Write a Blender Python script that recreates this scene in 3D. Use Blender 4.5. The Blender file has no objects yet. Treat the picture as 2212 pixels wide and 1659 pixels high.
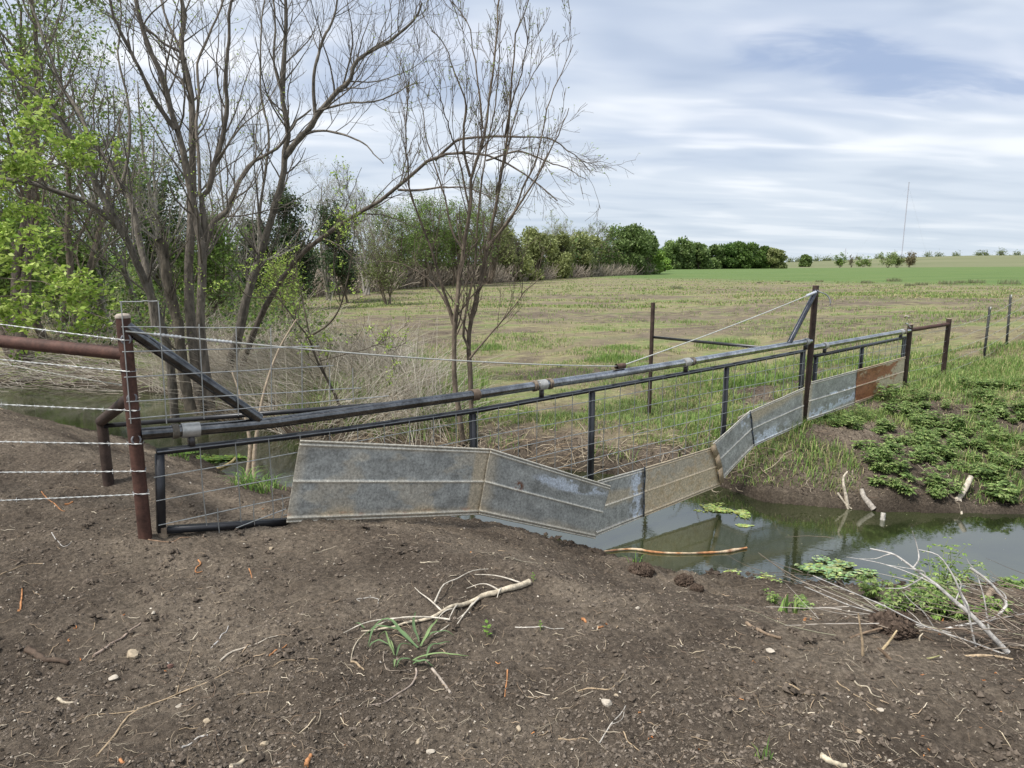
import bpy, math
import numpy as np
from mathutils import Vector

# ------------------------------------------------------------------ camera, world, sun, exposure
FPX, PITCH, CAMH = 1450.0, math.radians(10.17), 1.6
scn = bpy.context.scene
cam_d = bpy.data.cameras.new("camera"); cam = bpy.data.objects.new("camera", cam_d)
scn.collection.objects.link(cam); scn.camera = cam
cam_d.sensor_width = 36; cam_d.lens = 36 * FPX / 2212; cam_d.clip_start = .05; cam_d.clip_end = 9000
cam.location = (0, 0, CAMH); cam.rotation_euler = (math.radians(90) - PITCH, 0, 0)

SUN_EL, SUN_AZ = math.radians(58), math.radians(-125)
w = bpy.data.worlds.new("World"); scn.world = w; w.use_nodes = True
wt = w.node_tree; wt.nodes.clear()
def WN(t, **k):
    n = wt.nodes.new(t)
    for a, b in k.items(): setattr(n, a, b)
    return n
def wl(a, b): wt.links.new(a, b)
def wm(op, a, b=None, c=None):
    n = WN('ShaderNodeMath', operation=op)
    for i, s in enumerate((a, b, c)):
        if s is None: continue
        if isinstance(s, (int, float)): n.inputs[i].default_value = s
        else: wl(s, n.inputs[i])
    return n.outputs[0]
wout = WN('ShaderNodeOutputWorld'); bg = WN('ShaderNodeBackground'); bg.inputs[1].default_value = .082
sky = WN('ShaderNodeTexSky', sky_type='NISHITA', sun_disc=False)
sky.sun_elevation = SUN_EL; sky.sun_rotation = SUN_AZ; sky.air_density = 1.0; sky.dust_density = 1.0; sky.ozone_density = 2.0
tc = WN('ShaderNodeTexCoord'); sp = WN('ShaderNodeSeparateXYZ'); wl(tc.outputs['Generated'], sp.inputs[0])
X, Yd, Z = sp.outputs
zz = wm('ADD', wm('MAXIMUM', Z, 0.0), .09)
cx = wm('DIVIDE', X, zz); cy = wm('DIVIDE', Yd, zz)
def wcomb(a, b):
    n = WN('ShaderNodeCombineXYZ'); wl(a, n.inputs[0]); wl(b, n.inputs[1]); return n.outputs[0]
def rot(a, sx, sy):        # anisotropic cloud-deck coordinates, streets along direction a
    c, s = math.cos(a), math.sin(a)
    u = wm('ADD', wm('MULTIPLY', cx, c * sx), wm('MULTIPLY', cy, s * sx))
    v = wm('ADD', wm('MULTIPLY', cx, -s * sy), wm('MULTIPLY', cy, c * sy))
    return wcomb(u, v)
def wnoise(vec, scale, det, rough, dist=0.0):
    n = WN('ShaderNodeTexNoise'); n.inputs['Scale'].default_value = scale; n.inputs['Detail'].default_value = det
    n.inputs['Roughness'].default_value = rough; n.inputs['Distortion'].default_value = dist
    wl(vec, n.inputs['Vector']); return n.outputs[0]
n1 = wnoise(rot(.25, .42, .75), 1.0, 2.5, .4, .5)
n2 = wnoise(rot(.12, .6, 1.35), 1.4, 2.8, .5, .5)
n3 = wnoise(rot(.35, .5, 1.0), 1.1, 3, .5, .4)
n4 = wnoise(rot(.2, 1.0, 2.0), 1.6, 4, .6, .6)
def blob(px, py, sx, sy, ang=0.0):   # a gap / thin spot at a place on the cloud deck
    c, s = math.cos(ang), math.sin(ang)
    dx = wm('SUBTRACT', cx, px); dy = wm('SUBTRACT', cy, py)
    a = wm('ADD', wm('MULTIPLY', dx, c / sx), wm('MULTIPLY', dy, s / sx))
    b = wm('ADD', wm('MULTIPLY', dx, -s / sy), wm('MULTIPLY', dy, c / sy))
    r = wm('ADD', wm('MULTIPLY', a, a), wm('MULTIPLY', b, b))
    return wm('EXPONENT', wm('MULTIPLY', r, -1.0))
def deck(u, v):
    a = (u - 1106) / FPX; b = (829.5 - v) / FPX
    d = np.array([a, math.cos(PITCH) + b * math.sin(PITCH), -math.sin(PITCH) + b * math.cos(PITCH)]); d /= np.linalg.norm(d)
    return d[0] / (d[2] + .09), d[1] / (d[2] + .09)
d1 = deck(1760, 105); d2 = deck(2090, 205); d3 = deck(1310, 300); d4 = deck(880, 60); d5 = deck(200, 230)
gap = wm('ADD', wm('MULTIPLY', blob(*d1, .62, .28, .12), .95), wm('MULTIPLY', blob(*d2, .75, .27, -.35), .95))
gap = wm('ADD', gap, wm('MULTIPLY', blob(*d3, .5, .14, .1), .6))
gap = wm('ADD', gap, wm('MULTIPLY', blob(*d4, .5, .5), .65))
gap = wm('ADD', gap, wm('MULTIPLY', blob(*d5, .9, .8), .5))
dens = wm('ADD', wm('MULTIPLY', n1, 1.0), wm('MULTIPLY', n2, .75))
dens = wm('SUBTRACT', dens, wm('MULTIPLY', wm('MULTIPLY', gap, wm('ADD', wm('MULTIPLY', n4, 1.5), -.1)), .62))
def ramp(src, stops):
    n = WN('ShaderNodeValToRGB'); wl(src, n.inputs[0]); e = n.color_ramp.elements
    while len(e) < len(stops): e.new(.5)
    for i, (p, c) in enumerate(stops): e[i].position = p; e[i].color = (*c, 1)
    n.color_ramp.interpolation = 'EASE'; return n.outputs[0]
cover = ramp(dens, [(.30, (.12,) * 3), (.60, (.62,) * 3), (.92, (1,) * 3)])
shade = ramp(wm('ADD', wm('MULTIPLY', n3, .6), wm('MULTIPLY', n2, .5)), [(.38, (4.2, 4.9, 6.0)), (.53, (5.7, 6.3, 7.2)), (.68, (8.3, 8.5, 8.9))])
hz = ramp(wm('MAXIMUM', Z, 0.0), [(0.0, (5.2, 5.9, 6.5)), (.35, (6.2, 6.9, 7.8))])
def wmix(f, a, b, mode='MIX'):
    n = WN('ShaderNodeMix', data_type='RGBA', blend_type=mode)
    if isinstance(f, float): n.inputs[0].default_value = f
    else: wl(f, n.inputs[0])
    for i, s in ((6, a), (7, b)):
        if isinstance(s, tuple): n.inputs[i].default_value = (*s, 1)
        else: wl(s, n.inputs[i])
    return n.outputs[2]
thin = wmix(.78, sky.outputs[0], (3.0, 3.8, 5.6))
col = wmix(cover, thin, shade)
hf = WN('ShaderNodeMapRange'); wl(Z, hf.inputs[0]); hf.inputs[1].default_value = 0; hf.inputs[2].default_value = .22
hf.inputs[3].default_value = .75; hf.inputs[4].default_value = 0
col = wmix(hf.outputs[0], col, hz)
wl(col, bg.inputs[0]); wl(bg.outputs[0], wout.inputs[0])

sl = bpy.data.lights.new("sun", 'SUN'); sl.energy = 3.3; sl.angle = math.radians(10); sl.color = (1, .96, .9)
so = bpy.data.objects.new("sun", sl); scn.collection.objects.link(so); so.location = (0, 0, 30)
sd = Vector((math.sin(SUN_AZ) * math.cos(SUN_EL), math.cos(SUN_AZ) * math.cos(SUN_EL), math.sin(SUN_EL)))
so.rotation_euler = (-sd).to_track_quat('-Z', 'Y').to_euler()
scn.view_settings.view_transform = 'Standard'; scn.view_settings.look = 'None'
scn.view_settings.exposure = 0.66; scn.view_settings.gamma = 1
scn.cycles.max_bounces = 6; scn.cycles.diffuse_bounces = 3; scn.cycles.glossy_bounces = 3
scn.cycles.transparent_max_bounces = 4; scn.cycles.transmission_bounces = 3

# ------------------------------------------------------------------ helpers
rng = np.random.default_rng(7)
cp, spn = math.cos(PITCH), math.sin(PITCH)
CAM = np.array([0, 0, CAMH])
def ray(u, v):
    a = (u - 1106) / FPX; b = (829.5 - v) / FPX
    return np.array([a, cp + b * spn, -spn + b * cp])
def atY(u, v, Y): d = ray(u, v); return CAM + d * (Y / d[1])
def atZ(u, v, z): d = ray(u, v); return CAM + d * ((z - CAMH) / d[2])
P0 = atZ(315, 1170, 0); P1 = atY(1738, 920, 8.3)
DIR = P1 - P0; DIR[2] = 0; DIR /= np.linalg.norm(DIR); NRM = np.array([DIR[1], -DIR[0], 0])   # towards camera side
def F(u, v, off=0.0):
    q = P0 + NRM * off
    d = ray(u, v); t = np.dot(q - CAM, NRM) / np.dot(d, NRM); return CAM + d * t
def S(s, z, off=0.0): p = P0 + DIR * s + NRM * off; p = p.copy(); p[2] = z; return p

def _h(ix, iy, seed):
    h = (ix.astype(np.int64) * 374761393 + iy.astype(np.int64) * 668265263 + seed * 974634777) & 0xffffffff
    h = ((h ^ (h >> 13)) * 1274126177) & 0xffffffff
    return ((h ^ (h >> 16)) & 0xffff) / 65535.0
def vn(x, y, seed=0):
    x = np.asarray(x, float); y = np.asarray(y, float)
    ix = np.floor(x); iy = np.floor(y); fx = x - ix; fy = y - iy
    fx = fx * fx * (3 - 2 * fx); fy = fy * fy * (3 - 2 * fy)
    a = _h(ix, iy, seed); b = _h(ix + 1, iy, seed); c = _h(ix, iy + 1, seed); d = _h(ix + 1, iy + 1, seed)
    return (a * (1 - fx) + b * fx) * (1 - fy) + (c * (1 - fx) + d * fx) * fy
def fbm(x, y, seed=0, o=4, g=.5):
    s = 0; a = 1; t = 0
    for k in range(o):
        s = s + a * vn(x * 2 ** k + 17.3 * k, y * 2 ** k - 9.1 * k, seed + k); t += a; a *= g
    return s / t
def sm(e0, e1, x): t = np.clip((x - e0) / (e1 - e0), 0, 1); return t * t * (3 - 2 * t)

class MB:
    def __init__(s): s.V = []; s.Q = []; s.T = []; s.C = []; s.n = 0
    def add(s, V, Q=None, T=None, C=(.5, .5, .5)):
        V = np.asarray(V, float).reshape(-1, 3)
        if Q is not None and len(Q): s.Q.append(np.asarray(Q, np.int64).reshape(-1, 4) + s.n)
        if T is not None and len(T): s.T.append(np.asarray(T, np.int64).reshape(-1, 3) + s.n)
        C = np.asarray(C, float)
        if C.ndim == 1: C = np.tile(C, (len(V), 1))
        s.V.append(V); s.C.append(C); s.n += len(V); return s
    def build(s, name, mat, parent=None, smooth=True, org=None, solid=None):
        V = np.concatenate(s.V); C = np.concatenate(s.C)
        Q = np.concatenate(s.Q) if s.Q else np.zeros((0, 4), np.int64)
        T = np.concatenate(s.T) if s.T else np.zeros((0, 3), np.int64)
        if parent is not None:
            r = parent
            while r.parent is not None: r = r.parent
            o0 = np.array(r['_o'])
        else: o0 = V.mean(0) if org is None else np.asarray(org, float)
        V = V - o0
        me = bpy.data.meshes.new(name); me.vertices.add(len(V)); me.vertices.foreach_set('co', V.astype(np.float32).ravel())
        L = np.concatenate([Q.ravel(), T.ravel()]); me.loops.add(len(L)); me.loops.foreach_set('vertex_index', L.astype(np.int32))
        n = len(Q) + len(T); me.polygons.add(n)
        st = np.concatenate([np.arange(len(Q)) * 4, len(Q) * 4 + np.arange(len(T)) * 3])
        me.polygons.foreach_set('loop_start', st.astype(np.int32))
        me.polygons.foreach_set('use_smooth', np.full(n, smooth))
        me.update(calc_edges=True)
        ca = me.color_attributes.new('col', 'FLOAT_COLOR', 'POINT')
        ca.data.foreach_set('color', np.concatenate([C, np.ones((len(C), 1))], 1).astype(np.float32).ravel())
        me.materials.append(mat)
        ob = bpy.data.objects.new(name, me); scn.collection.objects.link(ob)
        if parent is not None: ob.parent = parent
        else: ob.location = o0; ob['_o'] = [float(q) for q in o0]
        if solid: m = ob.modifiers.new('s', 'SOLIDIFY'); m.thickness = solid
        return ob
def tag(o, label, cat, group=None, kind=None):
    if label: o['label'] = label
    if cat: o['category'] = cat
    if group: o['group'] = group
    if kind: o['kind'] = kind
    return o
def thing(name, label, cat, loc, group=None):
    o = bpy.data.objects.new(name, None); scn.collection.objects.link(o)
    o.location = [float(q) for q in loc]; o['_o'] = [float(q) for q in loc]; o.empty_display_size = .1
    return tag(o, label, cat, group)

def tubes(mb, P, R, n=4, C=(.5, .5, .5), cap=False):
    """P (N,K,3), R (N,K): a batch of swept tubes."""
    P = np.asarray(P, float); R = np.asarray(R, float)
    if P.ndim == 2: P = P[None]; R = np.broadcast_to(R, P.shape[:2])
    N, K, _ = P.shape
    Tn = np.empty_like(P); Tn[:, 1:-1] = P[:, 2:] - P[:, :-2]; Tn[:, 0] = P[:, 1] - P[:, 0]; Tn[:, -1] = P[:, -1] - P[:, -2]
    Tn /= np.linalg.norm(Tn, axis=2, keepdims=True) + 1e-9
    av = np.abs(P[:, -1] - P[:, 0]); k = np.argmin(av, axis=1); ref = np.eye(3)[k][:, None, :]
    A = np.cross(Tn, ref); A /= np.linalg.norm(A, axis=2, keepdims=True) + 1e-9
    B = np.cross(Tn, A)
    th = np.arange(n) * 2 * math.pi / n + .3
    V = P[:, :, None, :] + R[:, :, None, None] * (np.cos(th)[None, None, :, None] * A[:, :, None, :] + np.sin(th)[None, None, :, None] * B[:, :, None, :])
    b = (np.arange(N) * K * n)[:, None, None]; i = (np.arange(K - 1) * n)[None, :, None]; j = np.arange(n)[None, None, :]; j2 = (j + 1) % n
    Q = np.stack([b + i + j, b + i + j2, b + i + n + j2, b + i + n + j], -1).reshape(-1, 4)
    C = np.asarray(C, float)
    if C.ndim == 2 and len(C) != N * K * n: C = np.repeat(C, K * n, axis=0)
    mb.add(V.reshape(-1, 3), Q, None, C)
    if cap:
        for e in (0, K - 1):
            ring = V[:, e].reshape(-1, 3); cen = P[:, e]; a = np.arange(N)[:, None] * (n + 1)
            VV = np.concatenate([V[:, e], cen[:, None]], 1).reshape(-1, 3); jj = np.arange(n)[None]
            t = np.stack([a + jj, a + (jj + 1) % n, a + n + 0 * jj], -1)
            if e == 0: t = t[..., ::-1]
            cc = C if C.ndim == 1 else C[::K * n].repeat(n + 1, 0)
            mb.add(VV, None, t.reshape(-1, 3), cc)
    return mb
def pipe(p, q, r, n=20, mb=None, C=(.5, .5, .5)):
    mb = mb or MB(); return tubes(mb, np.array([[p, q]]), np.array([[r, r]]), n, C, cap=True)
def bar(p, q, w, h, mb=None, up=(0, 0, 1), C=(.5, .5, .5)):
    mb = mb or MB(); p = np.asarray(p, float); q = np.asarray(q, float); t = q - p; t /= np.linalg.norm(t)
    up = np.asarray(up, float)
    a = np.cross(t, up)
    if np.linalg.norm(a) < 1e-3: a = np.cross(t, DIR)
    a /= np.linalg.norm(a); b = np.cross(a, t)
    V = [e + sa * a * w / 2 + sb * b * h / 2 for e in (p, q) for sa, sb in ((-1, -1), (1, -1), (1, 1), (-1, 1))]
    return mb.add(V, [(0, 1, 2, 3), (7, 6, 5, 4), (0, 4, 5, 1), (1, 5, 6, 2), (2, 6, 7, 3), (3, 7, 4, 0)], None, C)
def resample(pts, K, smooth=True):
    p = np.asarray(pts, float)
    if smooth and len(p) > 2:
        q = np.vstack([2 * p[0] - p[1], p, 2 * p[-1] - p[-2]]); out = []
        for i in range(1, len(q) - 2):
            t = np.linspace(0, 1, 9)[:-1, None]
            out.append(.5 * (2 * q[i] + (q[i + 1] - q[i - 1]) * t + (2 * q[i - 1] - 5 * q[i] + 4 * q[i + 1] - q[i + 2]) * t ** 2 + (-q[i - 1] + 3 * q[i] - 3 * q[i + 1] + q[i + 2]) * t ** 3))
        p = np.vstack(out + [p[-1:]])
    s = np.concatenate([[0], np.cumsum(np.linalg.norm(np.diff(p, axis=0), axis=1))])
    t = np.linspace(0, s[-1], K)
    return np.stack([np.interp(t, s, p[:, k]) for k in range(3)], 1)

# ------------------------------------------------------------------ materials
def mat(name, rough=.8, metallic=0.0, spec=.3, use_col=True, noise=None, bump=None, trans=0.0, base=None, coord='Object', stretch=(1, 1, 1)):
    m = bpy.data.materials.new(name); m.use_nodes = True; t = m.node_tree; N = t.nodes; b = N['Principled BSDF']
    b.inputs['Roughness'].default_value = rough; b.inputs['Metallic'].default_value = metallic; b.inputs['Specular IOR Level'].default_value = spec
    tcn = N.new('ShaderNodeTexCoord'); mp = N.new('ShaderNodeMapping'); mp.inputs['Scale'].default_value = stretch
    t.links.new(tcn.outputs[coord], mp.inputs[0])
    if use_col:
        a = N.new('ShaderNodeVertexColor'); a.layer_name = 'col'; c = a.outputs[0]
    else:
        a = N.new('ShaderNodeRGB'); a.outputs[0].default_value = (*base, 1); c = a.outputs[0]
    if noise:   # list of (scale, detail, lo, hi)
        for sc, det, lo, hi in noise:
            n = N.new('ShaderNodeTexNoise'); n.inputs['Scale'].default_value = sc; n.inputs['Detail'].default_value = det
            n.inputs['Roughness'].default_value = .65
            t.links.new(mp.outputs[0], n.inputs['Vector'])
            r = N.new('ShaderNodeMapRange'); r.inputs[1].default_value = .3; r.inputs[2].default_value = .7
            r.inputs[3].default_value = lo; r.inputs[4].default_value = hi; t.links.new(n.outputs[0], r.inputs[0])
            x = N.new('ShaderNodeMix'); x.data_type = 'RGBA'; x.blend_type = 'MULTIPLY'; x.inputs[0].default_value = 1
            t.links.new(c, x.inputs[6]); t.links.new(r.outputs[0], x.inputs[7]); c = x.outputs[2]
    t.links.new(c, b.inputs['Base Color'])
    if bump:
        n = N.new('ShaderNodeTexNoise'); n.inputs['Scale'].default_value = bump[0]; n.inputs['Detail'].default_value = 4
        t.links.new(mp.outputs[0], n.inputs['Vector'])
        bp = N.new('ShaderNodeBump'); bp.inputs['Strength'].default_value = bump[1]; bp.inputs['Distance'].default_value = bump[2]
        t.links.new(n.outputs[0], bp.inputs['Height']); t.links.new(bp.outputs[0], b.inputs['Normal'])
    if trans:
        tr = N.new('ShaderNodeBsdfTranslucent'); t.links.new(c, tr.inputs[0]); ms = N.new('ShaderNodeMixShader'); ms.inputs[0].default_value = trans
        t.links.new(b.outputs[0], ms.inputs[1]); t.links.new(tr.outputs[0], ms.inputs[2]); t.links.new(ms.outputs[0], N['Material Output'].inputs[0])
    return m
M = dict(
    leaf=mat('leaf', .55, trans=.35, noise=[(9, 2, .8, 1.2)]),
    grass=mat('grass', .6, trans=.3),
    straw=mat('straw', .8, trans=.15),
    bark=mat('bark', .9, noise=[(14, 6, .4, 1.7)], bump=(22, .9, .03), stretch=(1, 1, .35)),
    twig=mat('twig', .85, noise=[(30, 3, .75, 1.25)]),
    wood=mat('wood', .85, spec=.15, noise=[(30, 6, .45, 1.35), (140, 4, .75, 1.2)], bump=(60, .5, .004)),
    soil=mat('soil', .95, spec=.1, noise=[(60, 5, .6, 1.4)], bump=(90, 1.0, .006)),
    stone=mat('stone', .85, noise=[(40, 5, .75, 1.2)], bump=(60, .7, .005)),
    pipe=mat('black_pipe', .17, 1.0, .5, noise=[(6, 6, .45, 1.3), (55, 4, .65, 1.2)], ),
    tube=mat('black_tube', .38, .3, .5, noise=[(9, 5, .7, 1.4)]),
    rust=mat('rusty_pipe', .7, .15, .4, noise=[(11, 6, .5, 1.5), (70, 4, .75, 1.25)], bump=(70, .4, .002)),
    zinc=mat('galvanised', .48, .12, .5, noise=[(55, 4, .62, 1.4), (220, 3, .8, 1.2)], bump=(4, .12, .02)),
    wire=mat('wire', .45, .5, .5, noise=[(30, 3, .8, 1.2)]),
    algae=mat('algae', .7, noise=[(25, 5, .5, 1.5)], bump=(40, .8, .01)),
)
# water: murky, film-covered creek
m = bpy.data.materials.new('water'); m.use_nodes = True; t = m.node_tree; b = t.nodes['Principled BSDF']
b.inputs['Roughness'].default_value = .035; b.inputs['IOR'].default_value = 2.7
tcn = t.nodes.new('ShaderNodeTexCoord')
nz = t.nodes.new('ShaderNodeTexNoise'); nz.inputs['Scale'].default_value = 1.1; nz.inputs['Detail'].default_value = 6; nz.inputs['Distortion'].default_value = .6
t.links.new(tcn.outputs['Object'], nz.inputs['Vector'])
cr = t.nodes.new('ShaderNodeValToRGB'); e = cr.color_ramp.elements
e[0].position = .35; e[0].color = (.012, .017, .007, 1); e[1].position = .7; e[1].color = (.038, .046, .018, 1)
t.links.new(nz.outputs[0], cr.inputs[0]); t.links.new(cr.outputs[0], b.inputs['Base Color'])
sp1 = t.nodes.new('ShaderNodeTexNoise'); sp1.inputs['Scale'].default_value = 26; sp1.inputs['Detail'].default_value = 3; t.links.new(tcn.outputs['Object'], sp1.inputs['Vector'])
bp = t.nodes.new('ShaderNodeBump'); bp.inputs['Strength'].default_value = .05; bp.inputs['Distance'].default_value = .01
t.links.new(sp1.outputs[0], bp.inputs['Height']); t.links.new(bp.outputs[0], b.inputs['Normal'])
M['water'] = m
# ground: bare soil near, patchy mown field, crop, distant pasture (masks are where each really lies)
m = bpy.data.materials.new('ground'); m.use_nodes = True; t = m.node_tree; N = t.nodes; L = t.links; b = N['Principled BSDF']
b.inputs['Roughness'].default_value = .95; b.inputs['Specular IOR Level'].default_value = .12
tcn = N.new('ShaderNodeTexCoord')
def gn(scale, det=5, rough=.6, stretch=None, dist=0):
    n = N.new('ShaderNodeTexNoise'); n.inputs['Scale'].default_value = scale; n.inputs['Detail'].default_value = det
    n.inputs['Roughness'].default_value = rough; n.inputs['Distortion'].default_value = dist
    if stretch:
        mp = N.new('ShaderNodeMapping'); mp.inputs['Scale'].default_value = stretch; mp.inputs['Rotation'].default_value = (0, 0, .35)
        L.new(tcn.outputs['Object'], mp.inputs[0]); L.new(mp.outputs[0], n.inputs['Vector'])
    else: L.new(tcn.outputs['Object'], n.inputs['Vector'])
    return n.outputs[0]
def gr(src, stops):
    n = N.new('ShaderNodeValToRGB'); L.new(src, n.inputs[0]); e = n.color_ramp.elements
    while len(e) < len(stops): e.new(.5)
    for i, (p, c) in enumerate(stops): e[i].position = p; e[i].color = (*(c if isinstance(c, tuple) else (c,) * 3), 1)
    return n.outputs[0]
def gm(f, a, bb, mode='MIX'):
    n = N.new('ShaderNodeMix'); n.data_type = 'RGBA'; n.blend_type = mode
    if isinstance(f, float): n.inputs[0].default_value = f
    else: L.new(f, n.inputs[0])
    L.new(a, n.inputs[6]); L.new(bb, n.inputs[7]); return n.outputs[2]
soil = gr(gn(.9, 7, .62), [(.34, (.066, .052, .040)), (.48, (.118, .095, .073)), (.66, (.205, .168, .128))])
soil = gm(1.0, soil, gr(gn(42, 7, .78), [(.3, .35), (.5, 1.0), (.7, 1.9)]), 'MULTIPLY')
field = gr(gn(.6, 7, .68, (.7, 1.1, 1), .5), [(.30, (.11, .09, .068)), (.42, (.175, .145, .10)), (.50, (.24, .215, .12)), (.58, (.18, .205, .085)), (.7, (.12, .165, .055))])
field = gm(1.0, field, gr(gn(7, 6, .75, (.5, 1.3, 1)), [(.3, .6), (.5, 1.0), (.7, 1.45)]), 'MULTIPLY')
field = gm(gr(gn(.2, 5, .6, (.7, 1.1, 1), .5), [(.50, 0.), (.62, .8)]), field, gr(gn(3, 5, .7), [(.3, (.1, .085, .065)), (.7, (.24, .19, .14))]))
crop = gr(gn(.25, 6, .7, (.3, 1, 1)), [(.3, (.085, .135, .045)), (.5, (.11, .165, .055)), (.7, (.15, .19, .07))])
past = gr(gn(.02, 6, .7, (.3, 1, 1)), [(.3, (.13, .15, .075)), (.7, (.20, .20, .115))])
va = N.new('ShaderNodeVertexColor'); va.layer_name = 'col'; sx = N.new('ShaderNodeSeparateColor'); L.new(va.outputs[0], sx.inputs[0])
brk = N.new('ShaderNodeMath'); brk.operation = 'ADD'; L.new(sx.outputs[0], brk.inputs[0])
q = N.new('ShaderNodeMapRange'); L.new(gn(2.2, 5, .7), q.inputs[0]); q.inputs[1].default_value = .3; q.inputs[2].default_value = .7; q.inputs[3].default_value = -.35; q.inputs[4].default_value = .35
L.new(q.outputs[0], brk.inputs[1])
fm = gr(brk.outputs[0], [(.35, 0.), (.65, 1.)])
sz = N.new('ShaderNodeSeparateXYZ'); L.new(tcn.outputs['Object'], sz.inputs[0]); wt_ = N.new('ShaderNodeMapRange'); L.new(sz.outputs[2], wt_.inputs[0])
wt_.inputs[1].default_value = -1.02; wt_.inputs[2].default_value = -.72; wt_.inputs[3].default_value = .42; wt_.inputs[4].default_value = 1.0   # mud is darker where the water has soaked it
soil = gm(1.0, soil, wt_.outputs[0], 'MULTIPLY')
c = gm(fm, soil, field); c = gm(sx.outputs[1], c, crop); c = gm(sx.outputs[2], c, past)
L.new(c, b.inputs['Base Color'])
bp = N.new('ShaderNodeBump'); bp.inputs['Strength'].default_value = 1.0; bp.inputs['Distance'].default_value = .03
L.new(gn(45, 7, .72), bp.inputs['Height']); L.new(bp.outputs[0], b.inputs['Normal'])
M['ground'] = m

# ------------------------------------------------------------------ terrain
WATER = -1.0
near_edge = np.array([(-60, 16), (-30, 14), (-14, 12), (-9, 11.2), (-6, 9.9), (-4.5, 8.9), (-3.8, 8.3), (-2.94, 7.46), (-1.2, 6.75), (.41, 6.0), (1.32, 5.34), (2.3, 5.15), (3.2, 5.05), (4.2, 5.1), (8, 4.6), (14, 4.0), (60, 2)], float)
far_edge = np.array([(-60, 18), (-30, 17), (-14, 15.2), (-9, 14.2), (-7, 13.4), (-6.0, 12.3), (-5.1, 11.2), (-4.2, 10.6), (-3.17, 9.76), (-1.6, 9.1), (-.3, 8.62), (1.2, 8.1), (2.46, 7.62), (2.79, 7.1), (3.92, 6.8), (5.4, 6.73), (9, 6.4), (16, 5.6), (60, 4.6)], float)
poly = np.vstack([near_edge, far_edge[::-1]])
def pdist(x, y, pl):
    d = np.full(x.shape, 1e9)
    for a, b in zip(pl[:-1], pl[1:]):
        e = b - a; t = np.clip(((x - a[0]) * e[0] + (y - a[1]) * e[1]) / (e @ e), 0, 1)
        d = np.minimum(d, np.hypot(x - a[0] - t * e[0], y - a[1] - t * e[1]))
    return d
ctrl = np.array([(0, -3, 0), (-3, 0, 0), (3, 0, 0), (0, 2, 0), (1.5, 2, 0), (-1.5, 2, 0), (-2.14, 3.7, 0), (-3, 4.7, 0), (-4.3, 6, .2), (-5.5, 6, .2), (-3.4, 5.9, .06),
    (-1.5, 4.2, -.07), (3, 3, -.1), (5, 3, -.2), (-8, 5, .15), (-8, 8, -.15), (-14, 8, 0), (8, 2, 0), (1.3, 3.5, -.1), (20, 0, 0), (-20, 2, .3),
    (3.72, 8.3, -.42), (2.09, 10, -.68), (5.98, 10.07, -.27), (7.34, 11.14, -.26), (8.65, 12.2, -.14), (9.5, 12.8, .04), (10.6, 13.8, .2), (14, 16, .3), (-2.7, 10.5, -.52), (0, 10, -.64),
    (6, 8.2, -.3), (9, 8, -.2), (14, 8, .1), (20, 8, .2),
    (-1, 14, -.62), (-5, 14, -.62), (4, 14, -.45), (-10, 22, -.6), (5, 25, -.45), (20, 30, .1), (-8, 35, -.5), (-30, 30, -.4), (40, 30, .4)], float)
def land(x, y):
    num = 0; den = 0
    for a, b_, z in ctrl:
        w_ = 1.0 / ((x - a) ** 2 + (y - b_) ** 2 + .05) ** 1.6; num = num + w_ * z; den = den + w_
    base = num / den
    rx = np.clip(x / np.maximum(y, 1), -.3, 1.2)
    far = -.35 + .25 * sm(60, 160, y) + (8.6 * sm(250, 620, y)) * (.18 + .82 * sm(.28, .72, rx)) + 1.6 * sm(30, 90, y) * sm(.3, .9, rx) * .35
    far = far - .6 * sm(700, 3500, y)
    k = sm(25, 60, y); return base * (1 - k) + far * k
bumps = [(2.35, 3.75, .09, .22), (2.75, 3.65, .06, .3), (3.3, 3.9, .14, .35), (.95, 4.95, .08, .25), (-3.2, 5.3, .05, .5), (1.4, 4.8, .08, .15)]
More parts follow.
